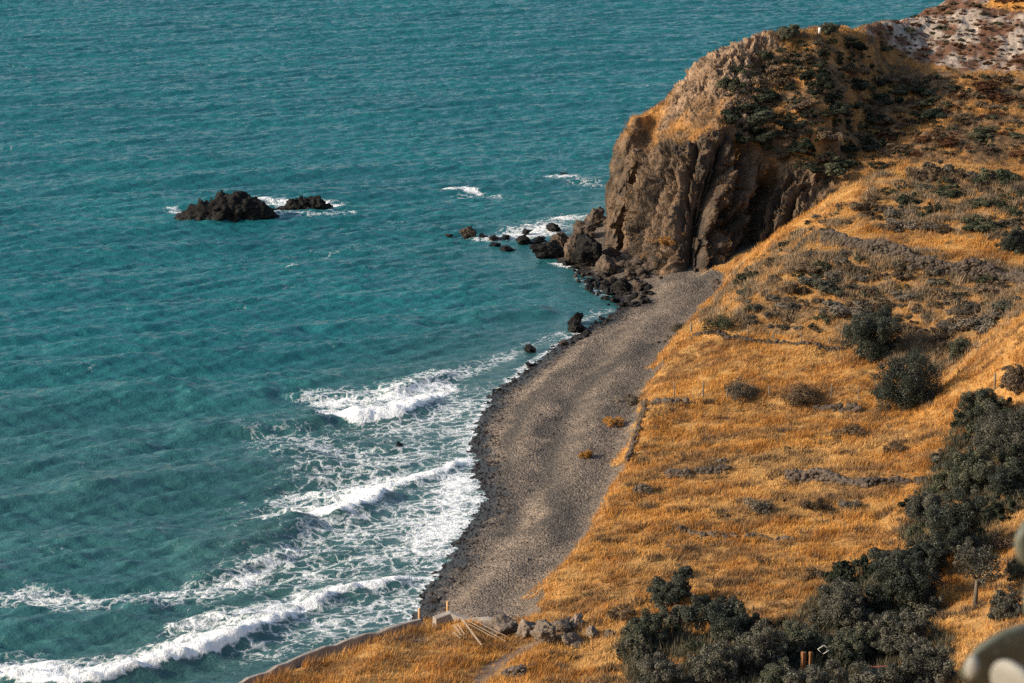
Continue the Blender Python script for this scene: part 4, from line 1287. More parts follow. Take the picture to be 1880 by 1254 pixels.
def tree(u, v, w, h, kind, label, name='tree', trunk=0.12, seed=0, nleaf=None, group=None, leaf=0.2, lean=0.0, shape=None, cat='tree', solid=0.45):
    """a trunk with limbs carrying leaf clumps; w and h its seen size in photo pixels, (u, v) its foot"""
    p = hit(u, v)
    s = ppm(*p)
    W, Hh = w / s, h / s / 0.97
    rng = np.random.default_rng(1000 + seed)
    root = empty(name, (p[0], p[1], p[2] - 0.1))
    tag(root, label, cat, group)
    ch0 = Hh * trunk
    clumps = []
    nl = 4 + int(rng.integers(0, 4)) + (2 if W > 6 else 0)
    for k in range(nl):
        ang = 6.28 * (k + rng.uniform(-0.3, 0.3)) / nl
        lr = W * rng.uniform(0.19, 0.29)
        rr = W * 0.5 - lr if k else W * 0.08
        lz = ch0 + (Hh - ch0) * ((rng.uniform(0.14, 0.34) if k % 2 else rng.uniform(0.42, 0.62)) if k else 0.64) if trunk < 0.3 else ch0 + (Hh - ch0) * rng.uniform(0.3, 0.65)
        lx, ly = rr * math.cos(ang) * rng.uniform(0.75, 1.05), rr * math.sin(ang) * 0.85
        lh = min(lr * 1.05, (Hh - lz) * 0.95, Hh * 0.38)
        for _ in range(15):
            q = rng.normal(size=3); q /= np.linalg.norm(q)
            q *= rng.uniform(0.55, 1.12)
            r = W * rng.uniform(0.045, 0.095)
            zc = lz + q[2] * lh
            clumps.append((lx + q[0] * lr + lean * (zc / Hh) * W, ly + q[1] * lr, max(zc, 0.6 * r), r))
        clumps.append((lx + lean * (lz / Hh) * W, ly, lz, lh * 0.72))
    area = sum(12.6 * c[3] ** 2 for c in clumps)
    n = nleaf or int(np.clip(area / (leaf * leaf * 0.32) * 0.75, 2500, 30000))
    V, Fc, T = leaves(rng, clumps, n, leaf, *GREENS[kind], inner=solid)
    cr = link('crown', mesh_np('crown', V, Fc, M['leaf'], T, False), root)
    parts = []
    r0 = 0.028 * W + 0.03
    fork = Vector((lean * 0.2 * W, 0, max(ch0 * 1.0, 0.45)))
    parts.append(tube_np([(0, 0, -0.3), (0.02, 0, fork.z * 0.5), tuple(fork)], [r0 * 1.35, r0, r0 * 0.85], 8))
    for c in clumps[15::16]:
        e = Vector(c[:3])
        m = fork.lerp(e, 0.5) + Vector((0, 0, -0.08 * Hh))
        parts.append(tube_np([tuple(fork), tuple(m), tuple(e)], [r0 * 0.6, r0 * 0.4, r0 * 0.15], 6))
    V2, F2 = join(parts)
    link('trunk', mesh_py('trunk', V2, F2, M['bark']), root)
    return root


TR = [
    (1604, 652, 126, 96, 'dark', 'round dark evergreen tree at the end of the upper fence', 0.08, 1, 0.0),
    (1662, 744, 160, 104, 'dark', 'wide dark tree leaning right at the end of the lower fence', 0.05, 2, 0.12),
    (1800, 775, 104, 62, 'mid', 'low bushy tree at the top of the right-hand tree belt', 0.05, 3, 0.0),
    (1852, 850, 150, 112, 'olive', 'broad grey-green olive at the right edge, above the dark bushes', 0.06, 4, 0.0),
    (1790, 905, 130, 90, 'mid', 'grey-green tree in the middle of the right-hand belt', 0.05, 5, 0.0),
    (1858, 918, 92, 84, 'dark', 'dark tree at the right edge over the bright grass gap', 0.06, 6, 0.0),
    (1760, 1030, 150, 138, 'dark', 'tall dark tree standing behind the slim olive', 0.06, 7, 0.0),
    (1700, 960, 86, 70, 'olive', 'pale grey-green tree between the belt and the golden field', 0.06, 8, 0.0),
    (1655, 1124, 158, 138, 'dark', 'very dark dense tree casting a long shadow to the right', 0.04, 9, 0.04),
    (1702, 1062, 104, 84, 'dark', 'dark tree wedged between the tall dark tree and the very dark one', 0.05, 41, 0.0),
    (1550, 1158, 130, 96, 'olive', 'grey-green olive in front of the very dark tree', 0.10, 10, 0.0),
    (1232, 1108, 96, 52, 'dark', 'small dark tree with spreading sprays at the field edge', 0.12, 11, 0.05),
    (1258, 1062, 44, 26, 'dark', 'little dark shrub tuft above the spreading small tree', 0.12, 12, 0.0),
    (1322, 1168, 152, 78, 'dark', 'glossy dark fig-like shrub, widest in the near row', 0.05, 13, 0.0),
    (1190, 1190, 108, 72, 'mid', 'dark rounded shrub beside the boulder row', 0.04, 14, 0.0),
    (1395, 1240, 128, 104, 'olive', 'grey olive tree below the glossy dark shrub', 0.07, 15, 0.0),
    (1318, 1262, 120, 88, 'olive', 'grey olive tree at the bottom edge left of the dark gap', 0.07, 16, 0.0),
    (1462, 1214, 96, 80, 'mid', 'mid green olive left of the wooden boards', 0.08, 17, 0.0),
    (1560, 1222, 120, 84, 'mid', 'shaded olive behind the dark gap with the boards', 0.08, 18, 0.0),
    (1654, 1200, 128, 88, 'olive', 'pale olive below the very dark tree', 0.08, 19, 0.0),
    (1700, 1262, 130, 84, 'olive', 'grey olive at the bottom edge left of the cactus', 0.07, 20, 0.0),
    (1502, 1285, 150, 76, 'olive', 'low grey olive along the bottom edge under the boards', 0.06, 21, 0.0),
    (1610, 1290, 130, 70, 'olive', 'grey olive crown cut by the bottom edge in the middle of the grove', 0.06, 22, 0.0),
    (1212, 1274, 104, 78, 'olive', 'grey shrub at the bottom edge between two grass patches', 0.05, 23, 0.0),
    (1850, 1136, 76, 62, 'olive', 'small grey olive at the right edge beside the slim one', 0.08, 24, 0.0),
    (1872, 1066, 60, 56, 'mid', 'bush at the right edge above the small grey olive', 0.06, 25, 0.0),
    (1430, 1275, 96, 70, 'mid', 'dark green bush at the bottom edge left of the low olive', 0.05, 26, 0.0),
    (1862, 462, 60, 46, 'dark', 'dark green shrub at the right edge above the long stone wall', 0.05, 27, 0.0),
    (1764, 658, 56, 44, 'mid', 'dull green shrub just above the bright grass slope', 0.05, 28, 0.0),
    (1866, 716, 66, 56, 'brown', 'rounded brown bush on the bright grass slope at the right edge', 0.04, 29, 0.0),
    (1452, 68, 58, 24, 'mid', 'flat-topped bush on the headland crest, left of the two', 0.10, 30, 0.0),
    (1522, 62, 42, 22, 'mid', 'bush on the headland crest beside the white marker post', 0.10, 31, 0.0),
]
for (u, v, w, h, kind, lab, trk, sd, ln) in TR:
    tree(u, v, w, h, kind, lab, 'shrub' if h < 60 or 'shrub' in lab or 'bush' in lab.split() else 'tree', trk, sd, None, None, 0.125 if w > 110 else 0.11, ln, None, 'shrub' if ('shrub' in lab or 'bush' in lab.split()) else 'tree')
tree(1790, 1112, 112, 118, 'olive', 'slim olive tree with a bare forked trunk in the shaded clearing', 'tree', 0.45, 40, 2600, None, 0.15, 0.06, 18)

# medium bushes in the fields
for (u, v, w, h, kind, lab, sd) in [
    (1318, 608, 64, 34, 'mid', 'dark low bush at the seaward end of the upper fence', 50), (1360, 732, 70, 40, 'grey', 'grey-green bush behind the lower fence', 51),
    (1470, 738, 84, 38, 'brown', 'bare thorny bush on the lower fence line', 52), (1181, 910, 44, 24, 'pale', 'pale grey cushion bush near the beach bank', 53),
    (1398, 945, 60, 32, 'grey', 'grey bush in the middle of the lower field', 54), (1324, 852, 24, 14, 'grey', 'tiny grey bush above the short stone row', 55),
    (1246, 612, 42, 28, 'grey', 'dry grey bush on the beach edge beside the first fence post', 56), (1152, 742, 44, 24, 'grey', 'greyish bush leaning out over the shingle from the bank', 57),
    (1210, 486, 34, 32, 'grey', 'round grey bush clinging to the foot of the cliff', 58), (1075, 840, 30, 14, 'gold', 'lone orange tussock on the open shingle', 59),
    (1128, 782, 44, 20, 'gold', 'orange tussock spreading onto the shingle from the bank', 60), (1222, 448, 36, 16, 'gold', 'orange grass tussock on the cliff foot ledge', 61),
    (1640, 830, 50, 18, 'brown', 'flat brown bush in the field left of the tree belt', 62), (1570, 800, 60, 20, 'brown', 'low brown patch of bush below the wide dark tree', 63),
    (1500, 935, 90, 22, 'brown', 'wide brown brush patch below the field stone wall', 64), (1560, 935, 50, 20, 'grey', 'grey brush patch right of the wide brown one', 65),
    (1500, 1062, 50, 20, 'brown', 'brown brush in the field above the front olive', 66), (1140, 1135, 60, 24, 'brown', 'brown brush left of the dark rounded shrub', 67),
    (1840, 1010, 50, 34, 'brown', 'dry brown bush in the bright grass gap at the right', 68)]:
    p = hit(u, v)
    s = ppm(*p)
    W, Hh = w / s, h / s
    rng = np.random.default_rng(2000 + sd)
    cl = [(W * 0.34 * rng.uniform(-1, 1), W * 0.3 * rng.uniform(-1, 1), Hh * rng.uniform(0.2, 0.62), min(W * 0.2, Hh * 0.42) * rng.uniform(0.7, 1.15)) for _ in range(12)]
    V, Fc, T = leaves(rng, cl, int(np.clip(W * Hh * 420, 900, 4500)), 0.12, *GREENS[kind], inner=0.3, long=1.5)
    V[:, 2] = np.maximum(V[:, 2], -0.15)
    nm = 'grass_tussock' if kind == 'gold' else 'bush'
    tag(link(nm, mesh_np(nm, V, Fc, M['scrub'], T, False), None, (p[0], p[1], p[2])), lab, 'tussock' if kind == 'gold' else 'bush')

# scattered scrub: a few prototypes, each bush its own object
PROTO = {}
for kind in ('grey', 'brown', 'mid', 'dark', 'red', 'olive'):
    for k in range(3):
        rng = np.random.default_rng(500 + k + 10 * len(PROTO))
        cl = [(0.85 * rng.uniform(-1, 1), 0.75 * rng.uniform(-1, 1), rng.uniform(0.05, 0.5), rng.uniform(0.14, 0.4)) for _ in range(12)]
        cl += [(0.7 * rng.uniform(-1, 1), 0.6 * rng.uniform(-1, 1), rng.uniform(0.45, 0.85), rng.uniform(0.08, 0.17)) for _ in range(6)]
        V, Fc, T = leaves(rng, cl, 1900, 0.15 if kind != 'red' else 0.13, *GREENS[kind], inner=0.35, long=1.3)
        V[:, 2] = np.maximum(V[:, 2], -0.25)
        PROTO[kind, k] = mesh_np('bush', V, Fc, M['scrub'], T, False)


def scatter(name, poly, n, kinds, wrange, hr, label, group, cat='bush', vmax=None):
    us, vs = [p[0] for p in poly], [p[1] for p in poly]
    k, tries = 0, 0
    taken = []
    while k < n and tries < n * 30:
        tries += 1
        u, v = random.uniform(min(us), max(us)), random.uniform(min(vs), max(vs))
        if not inpoly(np.array([u]), np.array([v]), poly)[0]: continue
        if fbm(np.array([u * 0.014]), np.array([v * 0.024]), n * 0.37, 2)[0] < -0.05 and tries % 5: continue
        w = wrange[0] + (wrange[1] - wrange[0]) * random.random() ** 2.0
        if any(abs(u - a) < 0.42 * (w + c) and abs(v - b) < 0.16 * (w + c) for a, b, c in taken): continue
        taken.append((u, v, w))
        p = hit(u, v)
        if p[2] < 0.5: continue
        s = ppm(*p)
        kd = random.choice(kinds)
        o = link(name if name != 'bush' else ('evergreen_bush' if kd in ('dark', 'mid') else 'olive_bush' if kd == 'olive' else 'dry_bush'), PROTO[kd, random.randrange(3)], None, (p[0], p[1], p[2] - 0.05), (0, 0, random.uniform(0, 6.28)), (w / s / 2,) * 2 + (w / s / 2 * hr * random.uniform(0.75, 1.3),))
        tag(o, label[kd], cat, group)
        k += 1


def labs(text):
    return {'grey': 'grey dry bush ' + text, 'brown': 'brown dry bush ' + text, 'mid': 'dull green bush ' + text, 'dark': 'dark green bush ' + text, 'red': 'reddish brown cushion bush ' + text, 'olive': 'grey-green bush ' + text}


scatter('bush', [(1345, 580), (1370, 500), (1480, 450), (1600, 480), (1880, 530), (1880, 560), (1790, 640), (1700, 640), (1560, 560), (1520, 610), (1420, 610)], 110, ['grey', 'grey', 'brown', 'brown', 'olive', 'mid'], (22, 58), 0.8, labs('of small size between the long stone wall and the upper fence'), 'bushes between stone wall and upper fence')
scatter('bush', [(1560, 400), (1640, 335), (1720, 312), (1880, 335), (1880, 430), (1780, 425), (1640, 425)], 60, ['grey', 'brown', 'mid', 'dark', 'grey', 'olive'], (24, 64), 0.75, labs('of small size on the slope above the long stone wall'), 'bushes above the long stone wall')
scatter('bush', [(1370, 500), (1480, 410), (1545, 370), (1570, 410), (1480, 450)], 14, ['grey', 'olive', 'brown'], (18, 40), 0.7, labs('on the grassy edge overlooking the cliff gully'), 'bushes along the gully edge')
scatter('bush', [(1335, 140), (1440, 80), (1560, 70), (1620, 140), (1600, 300), (1480, 320), (1420, 290), (1340, 230)], 165, ['dark', 'dark', 'mid', 'brown', 'mid', 'olive'], (16, 50), 0.75, labs('of small size on the headland top above the cliff'), 'bushes on the headland top')
scatter('bush', [(1620, 140), (1880, 140), (1880, 290), (1700, 280), (1600, 320), (1600, 240)], 105, ['dark', 'mid', 'brown', 'brown', 'olive', 'red'], (20, 64), 0.6, labs('of small size in the dip behind the near ridge'), 'bushes in the dip behind the ridge')
scatter('bush', [(1400, 150), (1470, 90), (1560, 85), (1625, 150), (1610, 300), (1500, 310), (1400, 270), (1350, 240)], 22, ['dark', 'dark', 'mid', 'brown'], (52, 110), 0.6, labs('of large size matting the top of the headland'), 'large bushes on the headland top')
scatter('bush', [(1610, 170), (1880, 150), (1880, 290), (1700, 275), (1610, 320)], 18, ['dark', 'mid', 'brown', 'red', 'red'], (60, 120), 0.42, labs('of large size in the dip behind the near ridge'), 'large bushes in the dip')
scatter('bush', [(1580, 395), (1650, 340), (1720, 315), (1880, 340), (1880, 425), (1640, 420)], 14, ['grey', 'brown', 'mid'], (60, 105), 0.5, labs('of large size on the slope above the long stone wall'), 'large bushes above the long stone wall')
scatter('bush', [(1370, 540), (1480, 455), (1600, 490), (1880, 540), (1790, 640), (1520, 600)], 24, ['grey', 'grey', 'brown', 'olive'], (56, 100), 0.45, labs('of large size between the long stone wall and the upper fence'), 'large bushes between stone wall and upper fence')
scatter('cushion_bush', [(1580, 60), (1730, 8), (1900, -10), (1900, 130), (1700, 125), (1620, 90)], 190, ['red', 'red', 'red', 'brown', 'mid'], (9, 34), 0.55, labs('on the pale far hillside'), 'cushion bushes on the far hillside')
scatter('bush', [(1290, 1180), (1420, 1150), (1480, 1160), (1510, 1090), (1600, 1020), (1690, 1040), (1700, 1125), (1740, 1190), (1690, 1265), (1150, 1265), (1140, 1150), (1250, 1130)], 105, ['olive', 'olive', 'mid', 'dark'], (50, 110), 0.9, labs('filling the olive grove at the bottom edge'), 'bushes filling the grove')
scatter('bush', [(1690, 905), (1780, 765), (1890, 740), (1890, 900), (1840, 950), (1830, 1000), (1720, 1030), (1640, 1000)], 48, ['olive', 'mid', 'dark'], (50, 110), 0.9, labs('in the tree belt at the right edge'), 'bushes in the right-hand tree belt')
scatter('bush', [(1200, 760), (1560, 760), (1720, 860), (1640, 990), (1480, 1050), (1120, 1060), (1150, 900)], 40, ['grey', 'brown', 'brown', 'olive'], (10, 26), 0.6, labs('low in the golden field'), 'low bushes in the golden field')

# ------------------------------------------------------------------ odds and ends among the trees
p = hit(1506, 1232)
fr_parts = []
q4 = [(-0.33, 0, 0.9), (0.02, -0.1, 1.2), (0.34, 0, 0.84), (0.0, 0.1, 0.55)]
for a, b in zip(q4, q4[1:] + q4[:1]):
    fr_parts.append(tube_np([a, b], [0.022, 0.022], 6))
tag(link('wooden_frame', mesh_py('wooden_frame', *join(fr_parts), M['white']), None, (p[0], p[1] - 1.0, p[2] + 0.9)), 'small white square frame tilted on its corner among the olives', 'frame')
for i, (u, lab) in enumerate([(1471, 'left brown board standing upright in the dark gap between olives'), (1484, 'right brown board standing upright in the dark gap between olives')]):
    a = hit(u, 1236)
    beam('board', (a[0], a[1] - 0.6, a[2] - 0.2), (a[0] + 0.03, a[1] - 0.6, a[2] + 1.6), 0.17 if i == 0 else 0.13, 'board', lab, 'board', 'brown boards between the olives')
a = hit(1590, 1236)
b = hit(1622, 1236)
beam('metal_rail', (a[0], a[1] - 1.2, a[2] + 0.9), (b[0], b[1] - 1.2, b[2] + 0.95), 0.035, 'red', 'thin dark red rail in the shade among the olives', 'rail', None, False)

# ------------------------------------------------------------------ prickly pear close to the camera
def pad_mesh(w, h, th, seed):
    v, f = ICO[5]
    v = v.copy()
    z = v[:, 2]
    wd = 1 - 0.22 * (z < 0) * z * z
    bump = 0.04 * perlin(v[:, 0] * 2 + seed, v[:, 1] * 2, v[:, 2] * 2)
    V = np.stack([v[:, 0] * w / 2 * wd * (1 + bump), np.sign(v[:, 1]) * np.abs(v[:, 1]) ** 0.8 * th / 2, v[:, 2] * h / 2 * (1 + bump)], 1)
    return V, f


cy = 4.7
c0 = PY(1905, 1215, cy)
gz0 = float(ground_z(np.array([c0[0]]), np.array([cy]))[0])
cactus = empty('prickly_pear', (c0[0] + 0.05, cy, gz0))
tag(cactus, 'blurred grey-green prickly pear cactus in the near corner', 'cactus')


def pad(u, v, Y, w, h, th, rot, mat='cactus', nm='pad', seed=0):
    P = PY(u, v, Y)
    o = link(nm, mesh_np(nm, *pad_mesh(w, h, th, seed), M[mat]), cactus, (P[0] - cactus.location.x, P[1] - cactus.location.y, P[2] - cactus.location.z), rot)
    return o


pad(1878, 1208, 4.7, 0.30, 0.20, 0.04, (math.radians(20), 0, math.radians(24)), seed=1)
pad(1862, 1262, 4.5, 0.12, 0.12, 0.035, (math.radians(15), math.radians(20), math.radians(-48)), 'lit_cactus', seed=2)
pad(1785, 1226, 4.55, 0.030, 0.052, 0.03, (0.1, 0.1, -0.4), 'lit_cactus', 'fruit', 3)
pad(1906, 990, 4.75, 0.12, 0.125, 0.04, (0.1, 0.1, 0.5), seed=4)
pad(1904, 1090, 4.75, 0.085, 0.14, 0.04, (0, 0.1, 0.9), seed=5)
for i in range(9):               # the older pads that carry it, down to the ground
    zz = c0[2] - gz0 - 0.22 - i * 0.25
    if zz < 0.05: break
    o = link('pad', mesh_np('pad', *pad_mesh(0.24 + 0.01 * i, 0.34, 0.06 + 0.008 * i, 20 + i), M['cactus']), cactus, (0.04 * math.sin(i * 2.1), 0.05 * math.cos(i * 1.7), zz), (0, 0.25 * math.sin(i * 1.9), 0.8 * i))

# ------------------------------------------------------------------ dry grass, dense enough that nobody could count it
def sample_ground(n, x0, x1, y0, y1):
    x = RNG.uniform(x0, x1, n)
    y = RNG.uniform(y0, y1, n)
    z = ground_z(x, y)
    u, v = proj(x, y, z)
    return x, y, z, u, v


def blades(name, P, hgt, wid, T, lean, per, mat, spread):
    n = len(P)
    idx = np.repeat(np.arange(n), per)
    m = len(idx)
    ang = RNG.uniform(0, 6.28, m)
    off = RNG.normal(0, spread, (m, 2))
    base = P[idx] + np.stack([off[:, 0], off[:, 1], np.full(m, -0.05)], 1)
    h = hgt[idx] * RNG.uniform(0.55, 1.25, m)
    w = wid * RNG.uniform(0.6, 1.4, m)
    ca, sa = np.cos(ang) * w, np.sin(ang) * w
    tip = base + np.stack([off[:, 0] * 0.9 + lean[0] * h + RNG.normal(0, 0.16, m) * h, off[:, 1] * 0.9 + lean[1] * h + RNG.normal(0, 0.16, m) * h, h], 1)
    V = np.stack([base - np.stack([ca, sa, 0 * ca], 1), base + np.stack([ca, sa, 0 * ca], 1), tip], 1).reshape(-1, 3)
    Tm = np.repeat(T[idx] * RNG.uniform(0.72, 1.28, m)[:, None], 3, axis=0)
    Fc = np.arange(3 * m).reshape(m, 3)
    o = link(name, mesh_np(name, V, Fc, M[mat], Tm, False))
    return o


n = 330000
x, y, z, u, v = sample_ground(n, -20, 56, 119, 250)
bd, sdv = bil(BASE_D, x, y), bil(SHORE_D, x, y)
nn1, nn2 = fbm(x * 0.35, y * 0.35, 2, 4), fbm(x * 1.0, y * 1.0, 6, 3)
nbig = fbm(x * 0.10, y * 0.2, 8, 4)
ok = (u > 380) & (u < 1990) & (v > 240) & (v < 1330) & (sdv > 0.9)
beachm = (bd < 1.5 * fbm(x * 0.13, y * 0.13, 14, 2) - 0.15 + 0.8 * fbm(x * 0.35, y * 0.35, 2, 4) + 0.4 * nn2) & (y > 149.5)
ok &= ~(beachm & (v < 1136) & (z < 3.6))
pdp, _, _ = pdist(x, y, PATH_W)
ok &= (pdp > 0.55) | (RNG.random(n) < 0.12)
wl, _, _ = pdist(x, y, [PZ(a, b, 3.0)[:2] for a, b in WALL_PX])
ok &= wl > 0.18
sc_ = region(u + 14 * nn1, v + 9 * nn2)
# shaded clearing has bare earth
ok &= ~(inpoly(u, v, [(1700, 1118), (1800, 1108), (1850, 1120), (1840, 1150), (1720, 1145)]) & (RNG.random(n) < 0.85))
ok &= (RNG.random(n) < np.clip(0.82 + 0.9 * nn2 - 0.3 * sc_, 0.1, 1))
x, y, z, u, v, sc_, nn1, nn2, nbig = (a[ok] for a in (x, y, z, u, v, sc_, nn1, nn2, nbig))
g1 = lerp3((0.58, 0.305, 0.085), (0.37, 0.165, 0.042), np.clip(0.45 + 0.9 * nn1 + 0.5 * nbig, 0, 1))
straw = np.clip(sstep(0.05, 0.6, fbm(x * 0.07, y * 0.12, 21, 4) + 0.3 * nn2) * 0.75, 0, 1)[:, None]
g1 = g1 * (1 - straw) + np.array([[0.60, 0.38, 0.155]]) * straw
dull = np.clip(sstep(0.1, 0.5, 0.8 * nn2 + 0.9 * nbig) * 0.75, 0, 1)[:, None]
g1 = g1 * (1 - dull) + np.array([[0.215, 0.135, 0.075]]) * dull
g2 = lerp3((0.52, 0.275, 0.08), (0.27, 0.175, 0.095), np.clip(0.42 + 1.2 * nn1, 0, 1))
gc = g1 * (1 - sc_[:, None]) + g2 * sc_[:, None]
gh = np.clip(0.34 + 0.22 * nn1 + 0.2 * nn2, 0.12, 0.8) * (1 + 0.9 * (wl[ok] < 1.3))
tag(blades('dry_grass', np.stack([x, y, z], 1), gh, 0.028, gc, (0.22, -0.05), 4, 'straw', 0.10), 'golden dry grass covering the fields and terraces', 'grass', kind='stuff')

# matted dry undergrowth between the bushes of the slopes
n = 150000
x, y, z, u, v = sample_ground(n, -2, 58, 190, 252)
nn1, nn2 = fbm(x * 0.5, y * 0.5, 4, 4), fbm(x * 0.16, y * 0.16, 9, 3)
sc_ = region(u + 14 * nn1, v + 9 * nn1)
ok = (sc_ > 0.5) & (u < 1990) & (v > 250) & (nn1 + 0.6 * nn2 > 0.2)
x, y, z, nn1, nn2 = (a[ok] for a in (x, y, z, nn1, nn2))
uc = lerp3((0.30, 0.215, 0.135), (0.12, 0.095, 0.065), np.clip(0.5 + 1.1 * fbm(x * 0.8, y * 0.8, 1, 3), 0, 1))
gh_ = np.clip(0.42 + 0.55 * nn1, 0.15, 1.0)
n = 200000
x2, y2, z2, u2, v2 = sample_ground(n, -12, 52, 121, 205)
k1 = fbm(x2 * 0.55, y2 * 0.8, 12, 4)
k2_ = fbm(x2 * 0.12, y2 * 0.22, 15, 3)
ok = (bil(BASE_D, x2, y2) > 1.5) & (u2 > 1000) & (u2 < 1990) & (v2 > 735) & (v2 < 1330) & (k1 + 0.55 * k2_ > 0.40)
x2, y2, z2, k1 = (a[ok] for a in (x2, y2, z2, k1))
uc2 = lerp3((0.20, 0.125, 0.065), (0.085, 0.065, 0.048), np.clip(0.5 + 1.2 * fbm(x2 * 0.9, y2 * 0.9, 3, 3), 0, 1))
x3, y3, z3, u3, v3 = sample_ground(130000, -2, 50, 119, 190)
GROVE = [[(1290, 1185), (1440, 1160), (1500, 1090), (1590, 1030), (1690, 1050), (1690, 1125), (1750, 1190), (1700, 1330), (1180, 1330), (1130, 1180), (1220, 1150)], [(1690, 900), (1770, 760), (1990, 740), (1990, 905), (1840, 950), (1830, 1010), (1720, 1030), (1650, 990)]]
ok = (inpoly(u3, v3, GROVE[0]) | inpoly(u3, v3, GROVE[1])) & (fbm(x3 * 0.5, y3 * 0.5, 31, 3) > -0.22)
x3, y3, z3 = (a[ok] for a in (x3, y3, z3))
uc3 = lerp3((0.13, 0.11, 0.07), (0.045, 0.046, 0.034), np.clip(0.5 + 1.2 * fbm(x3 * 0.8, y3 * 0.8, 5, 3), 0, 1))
x, y, z, uc, gh_ = (np.concatenate(q) for q in ((x, x2, x3), (y, y2, y3), (z, z2, z3), (uc, uc2, uc3), (gh_, np.clip(0.15 + 0.5 * k1, 0.2, 0.55), RNG.uniform(0.3, 0.9, len(x3)))))
tag(blades('undergrowth', np.stack([x, y, z], 1), gh_, 0.04, uc, (0.1, 0), 4, 'scrub', 0.16), 'matted grey and brown dry undergrowth on the scrubby slopes, in the golden field and under the olives', 'undergrowth', kind='stuff')

# headland grass and low growth
n = 150000
ri = RNG.integers(0, len(kt) - 1, n)
ci = RNG.integers(0, len(ks) - 1, n)
fr = RNG.random((n, 2))
A = S[ri, ci] * ((1 - fr[:, :1]) * (1 - fr[:, 1:])) + S[ri + 1, ci] * (fr[:, :1] * (1 - fr[:, 1:])) + S[ri, ci + 1] * ((1 - fr[:, :1]) * fr[:, 1:]) + S[ri + 1, ci + 1] * (fr[:, :1] * fr[:, 1:])
rk = rockw[ri, ci] + ledge[ri, ci]
g = goldw[ri, ci]
hl = hillm[ri, ci]
nz = np.abs(N2[ri, ci, 2])
dens = np.where(hl, 0.12 * (1 - pale[ri, ci]), 1 - rk) * sstep(0.2, 0.5, nz) + 0.25 * rk * sstep(0.5, 0.75, nz)
dens = np.where(topgold[ri, ci], 1, dens)
# area weight so that the fine part of the net is not overgrown
ar = np.linalg.norm(np.cross(S[ri, ci + 1] - S[ri, ci], S[ri + 1, ci] - S[ri, ci]), axis=1)
ok = RNG.random(n) < dens * np.clip(ar / 0.035, 0, 1)
ok &= KT[ri, ci] < 6.2
A, g, hl, tg = A[ok], g[ok], hl[ok], topgold[ri, ci][ok]
q1 = fbm(A[:, 0] * 0.6, A[:, 1] * 0.6, 3, 3)
c1 = lerp3((0.50, 0.26, 0.08), (0.30, 0.15, 0.05), np.clip(0.5 + q1, 0, 1))
c2 = lerp3((0.17, 0.10, 0.05), (0.085, 0.07, 0.05), np.clip(0.5 + q1, 0, 1))
cc = c1 * g[:, None] + c2 * (1 - g[:, None])
cc[hl & ~tg] = (0.15, 0.075, 0.04)
tag(blades('dry_grass', A, np.full(len(A), 0.36) + 0.2 * q1, 0.035, cc, (0.15, 0), 4, 'straw', 0.14), 'dry golden and brown growth on the headland', 'grass', kind='stuff')

# shingle: loose stones along the wet edge and over the beach
n = 26000
x, y, z, u, v = sample_ground(n, -14, 26, 150, 256)
bd, sdv = bil(BASE_D, x, y), bil(SHORE_D, x, y)
ok = (bd < 0.2) & (sdv > -0.6) & (z < 3) & (z > -0.25) & (RNG.random(n) < np.where(sdv < 2.5, 1.0, 0.5))
x, y, z, sdv = x[ok], y[ok], z[ok], sdv[ok]
v0, f0 = ICO[1]
m = len(x)
sc1 = np.where(sdv < 2.5, 0.07, 0.055) * np.exp(RNG.normal(0, 0.38, m))
fac = np.stack([RNG.uniform(0.8, 1.4, m), RNG.uniform(0.8, 1.4, m), RNG.uniform(0.5, 0.9, m)], 1) * sc1[:, None]
V = (v0[None] * (1 + 0.18 * RNG.normal(size=(m, len(v0), 1))) * fac[:, None, :] + np.stack([x, y, z + 0.01], 1)[:, None, :]).reshape(-1, 3)
Fc = (f0[None] + (np.arange(m) * len(v0))[:, None, None]).reshape(-1, 3)
k = RNG.uniform(0.55, 1.5, m)
wetp = 1 - sstep(1.2, 2.8, sdv)
T = (np.array([[0.16, 0.125, 0.1]]) * (1 - wetp[:, None]) + np.array([[0.036, 0.031, 0.029]]) * wetp[:, None]) * k[:, None]
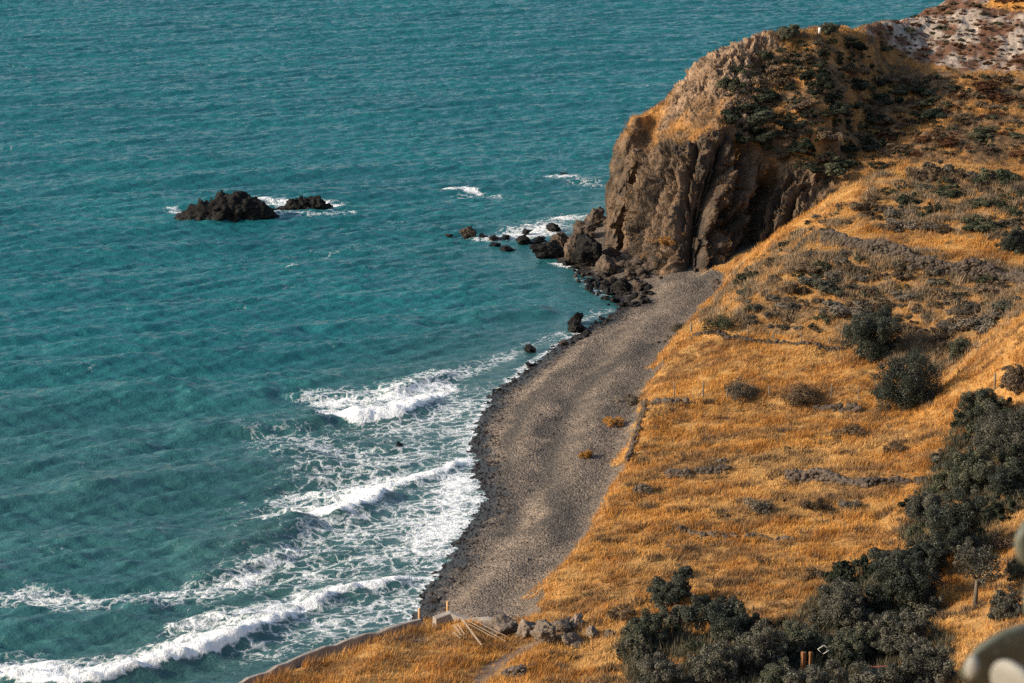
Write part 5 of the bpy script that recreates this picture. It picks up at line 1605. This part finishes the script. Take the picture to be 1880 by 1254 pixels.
T = np.repeat(T, len(v0), axis=0)
tag(link('pebbles', mesh_np('pebbles', V, Fc, M['scrub'], T, False)), 'grey shingle stones strewn over the beach', 'pebbles', kind='stuff')

# ------------------------------------------------------------------ light, sky, camera
SUN_EL, SUN_AZ = math.radians(24), math.radians(194)     # direction towards the sun, counted from +X
sun = bpy.data.lights.new('sun', 'SUN')
sun.energy = 4.2
sun.angle = math.radians(0.5)
sun.color = (1.0, 0.86, 0.68)
so = bpy.data.objects.new('sun', sun)
COL.objects.link(so)
td = Vector((math.cos(SUN_EL) * math.cos(SUN_AZ), math.cos(SUN_EL) * math.sin(SUN_AZ), math.sin(SUN_EL)))
so.rotation_euler = td.to_track_quat('Z', 'Y').to_euler()
so.location = (-60, 100, 120)

w = bpy.data.worlds.new('World')
SC.world = w
w.use_nodes = True
wn = w.node_tree
bg = wn.nodes['Background']
sky = wn.nodes.new('ShaderNodeTexSky')
sky.sky_type = 'NISHITA'
sky.sun_disc = False
sky.sun_elevation = SUN_EL
sky.sun_rotation = math.radians(90) - SUN_AZ
sky.air_density = 1.2
sky.dust_density = 2.0
sky.ozone_density = 1.5
wn.links.new(sky.outputs[0], bg.inputs[0])
bg.inputs[1].default_value = 0.15

cam = bpy.data.cameras.new('camera')
cam.sensor_width = 36.0
cam.lens = F * 36.0 / 1880.0
cam.clip_start = 0.3
cam.clip_end = 30000
cam.dof.use_dof = True
cam.dof.focus_distance = 205
cam.dof.aperture_fstop = 5.6
co = bpy.data.objects.new('camera', cam)
COL.objects.link(co)
co.location = (0, 0, H)
co.rotation_euler = (math.radians(90) - PITCH, 0, 0)
SC.camera = co

vs = SC.view_settings
vs.view_transform = 'Standard'
vs.look = 'None'
vs.exposure = 0.52
vs.gamma = 1.0
SC.cycles.max_bounces = 5
SC.cycles.diffuse_bounces = 2
SC.cycles.glossy_bounces = 2
SC.cycles.transmission_bounces = 2
SC.cycles.use_denoising = False
SC.cycles.sample_clamp_direct = 1.7
SC.cycles.sample_clamp_indirect = 2.0
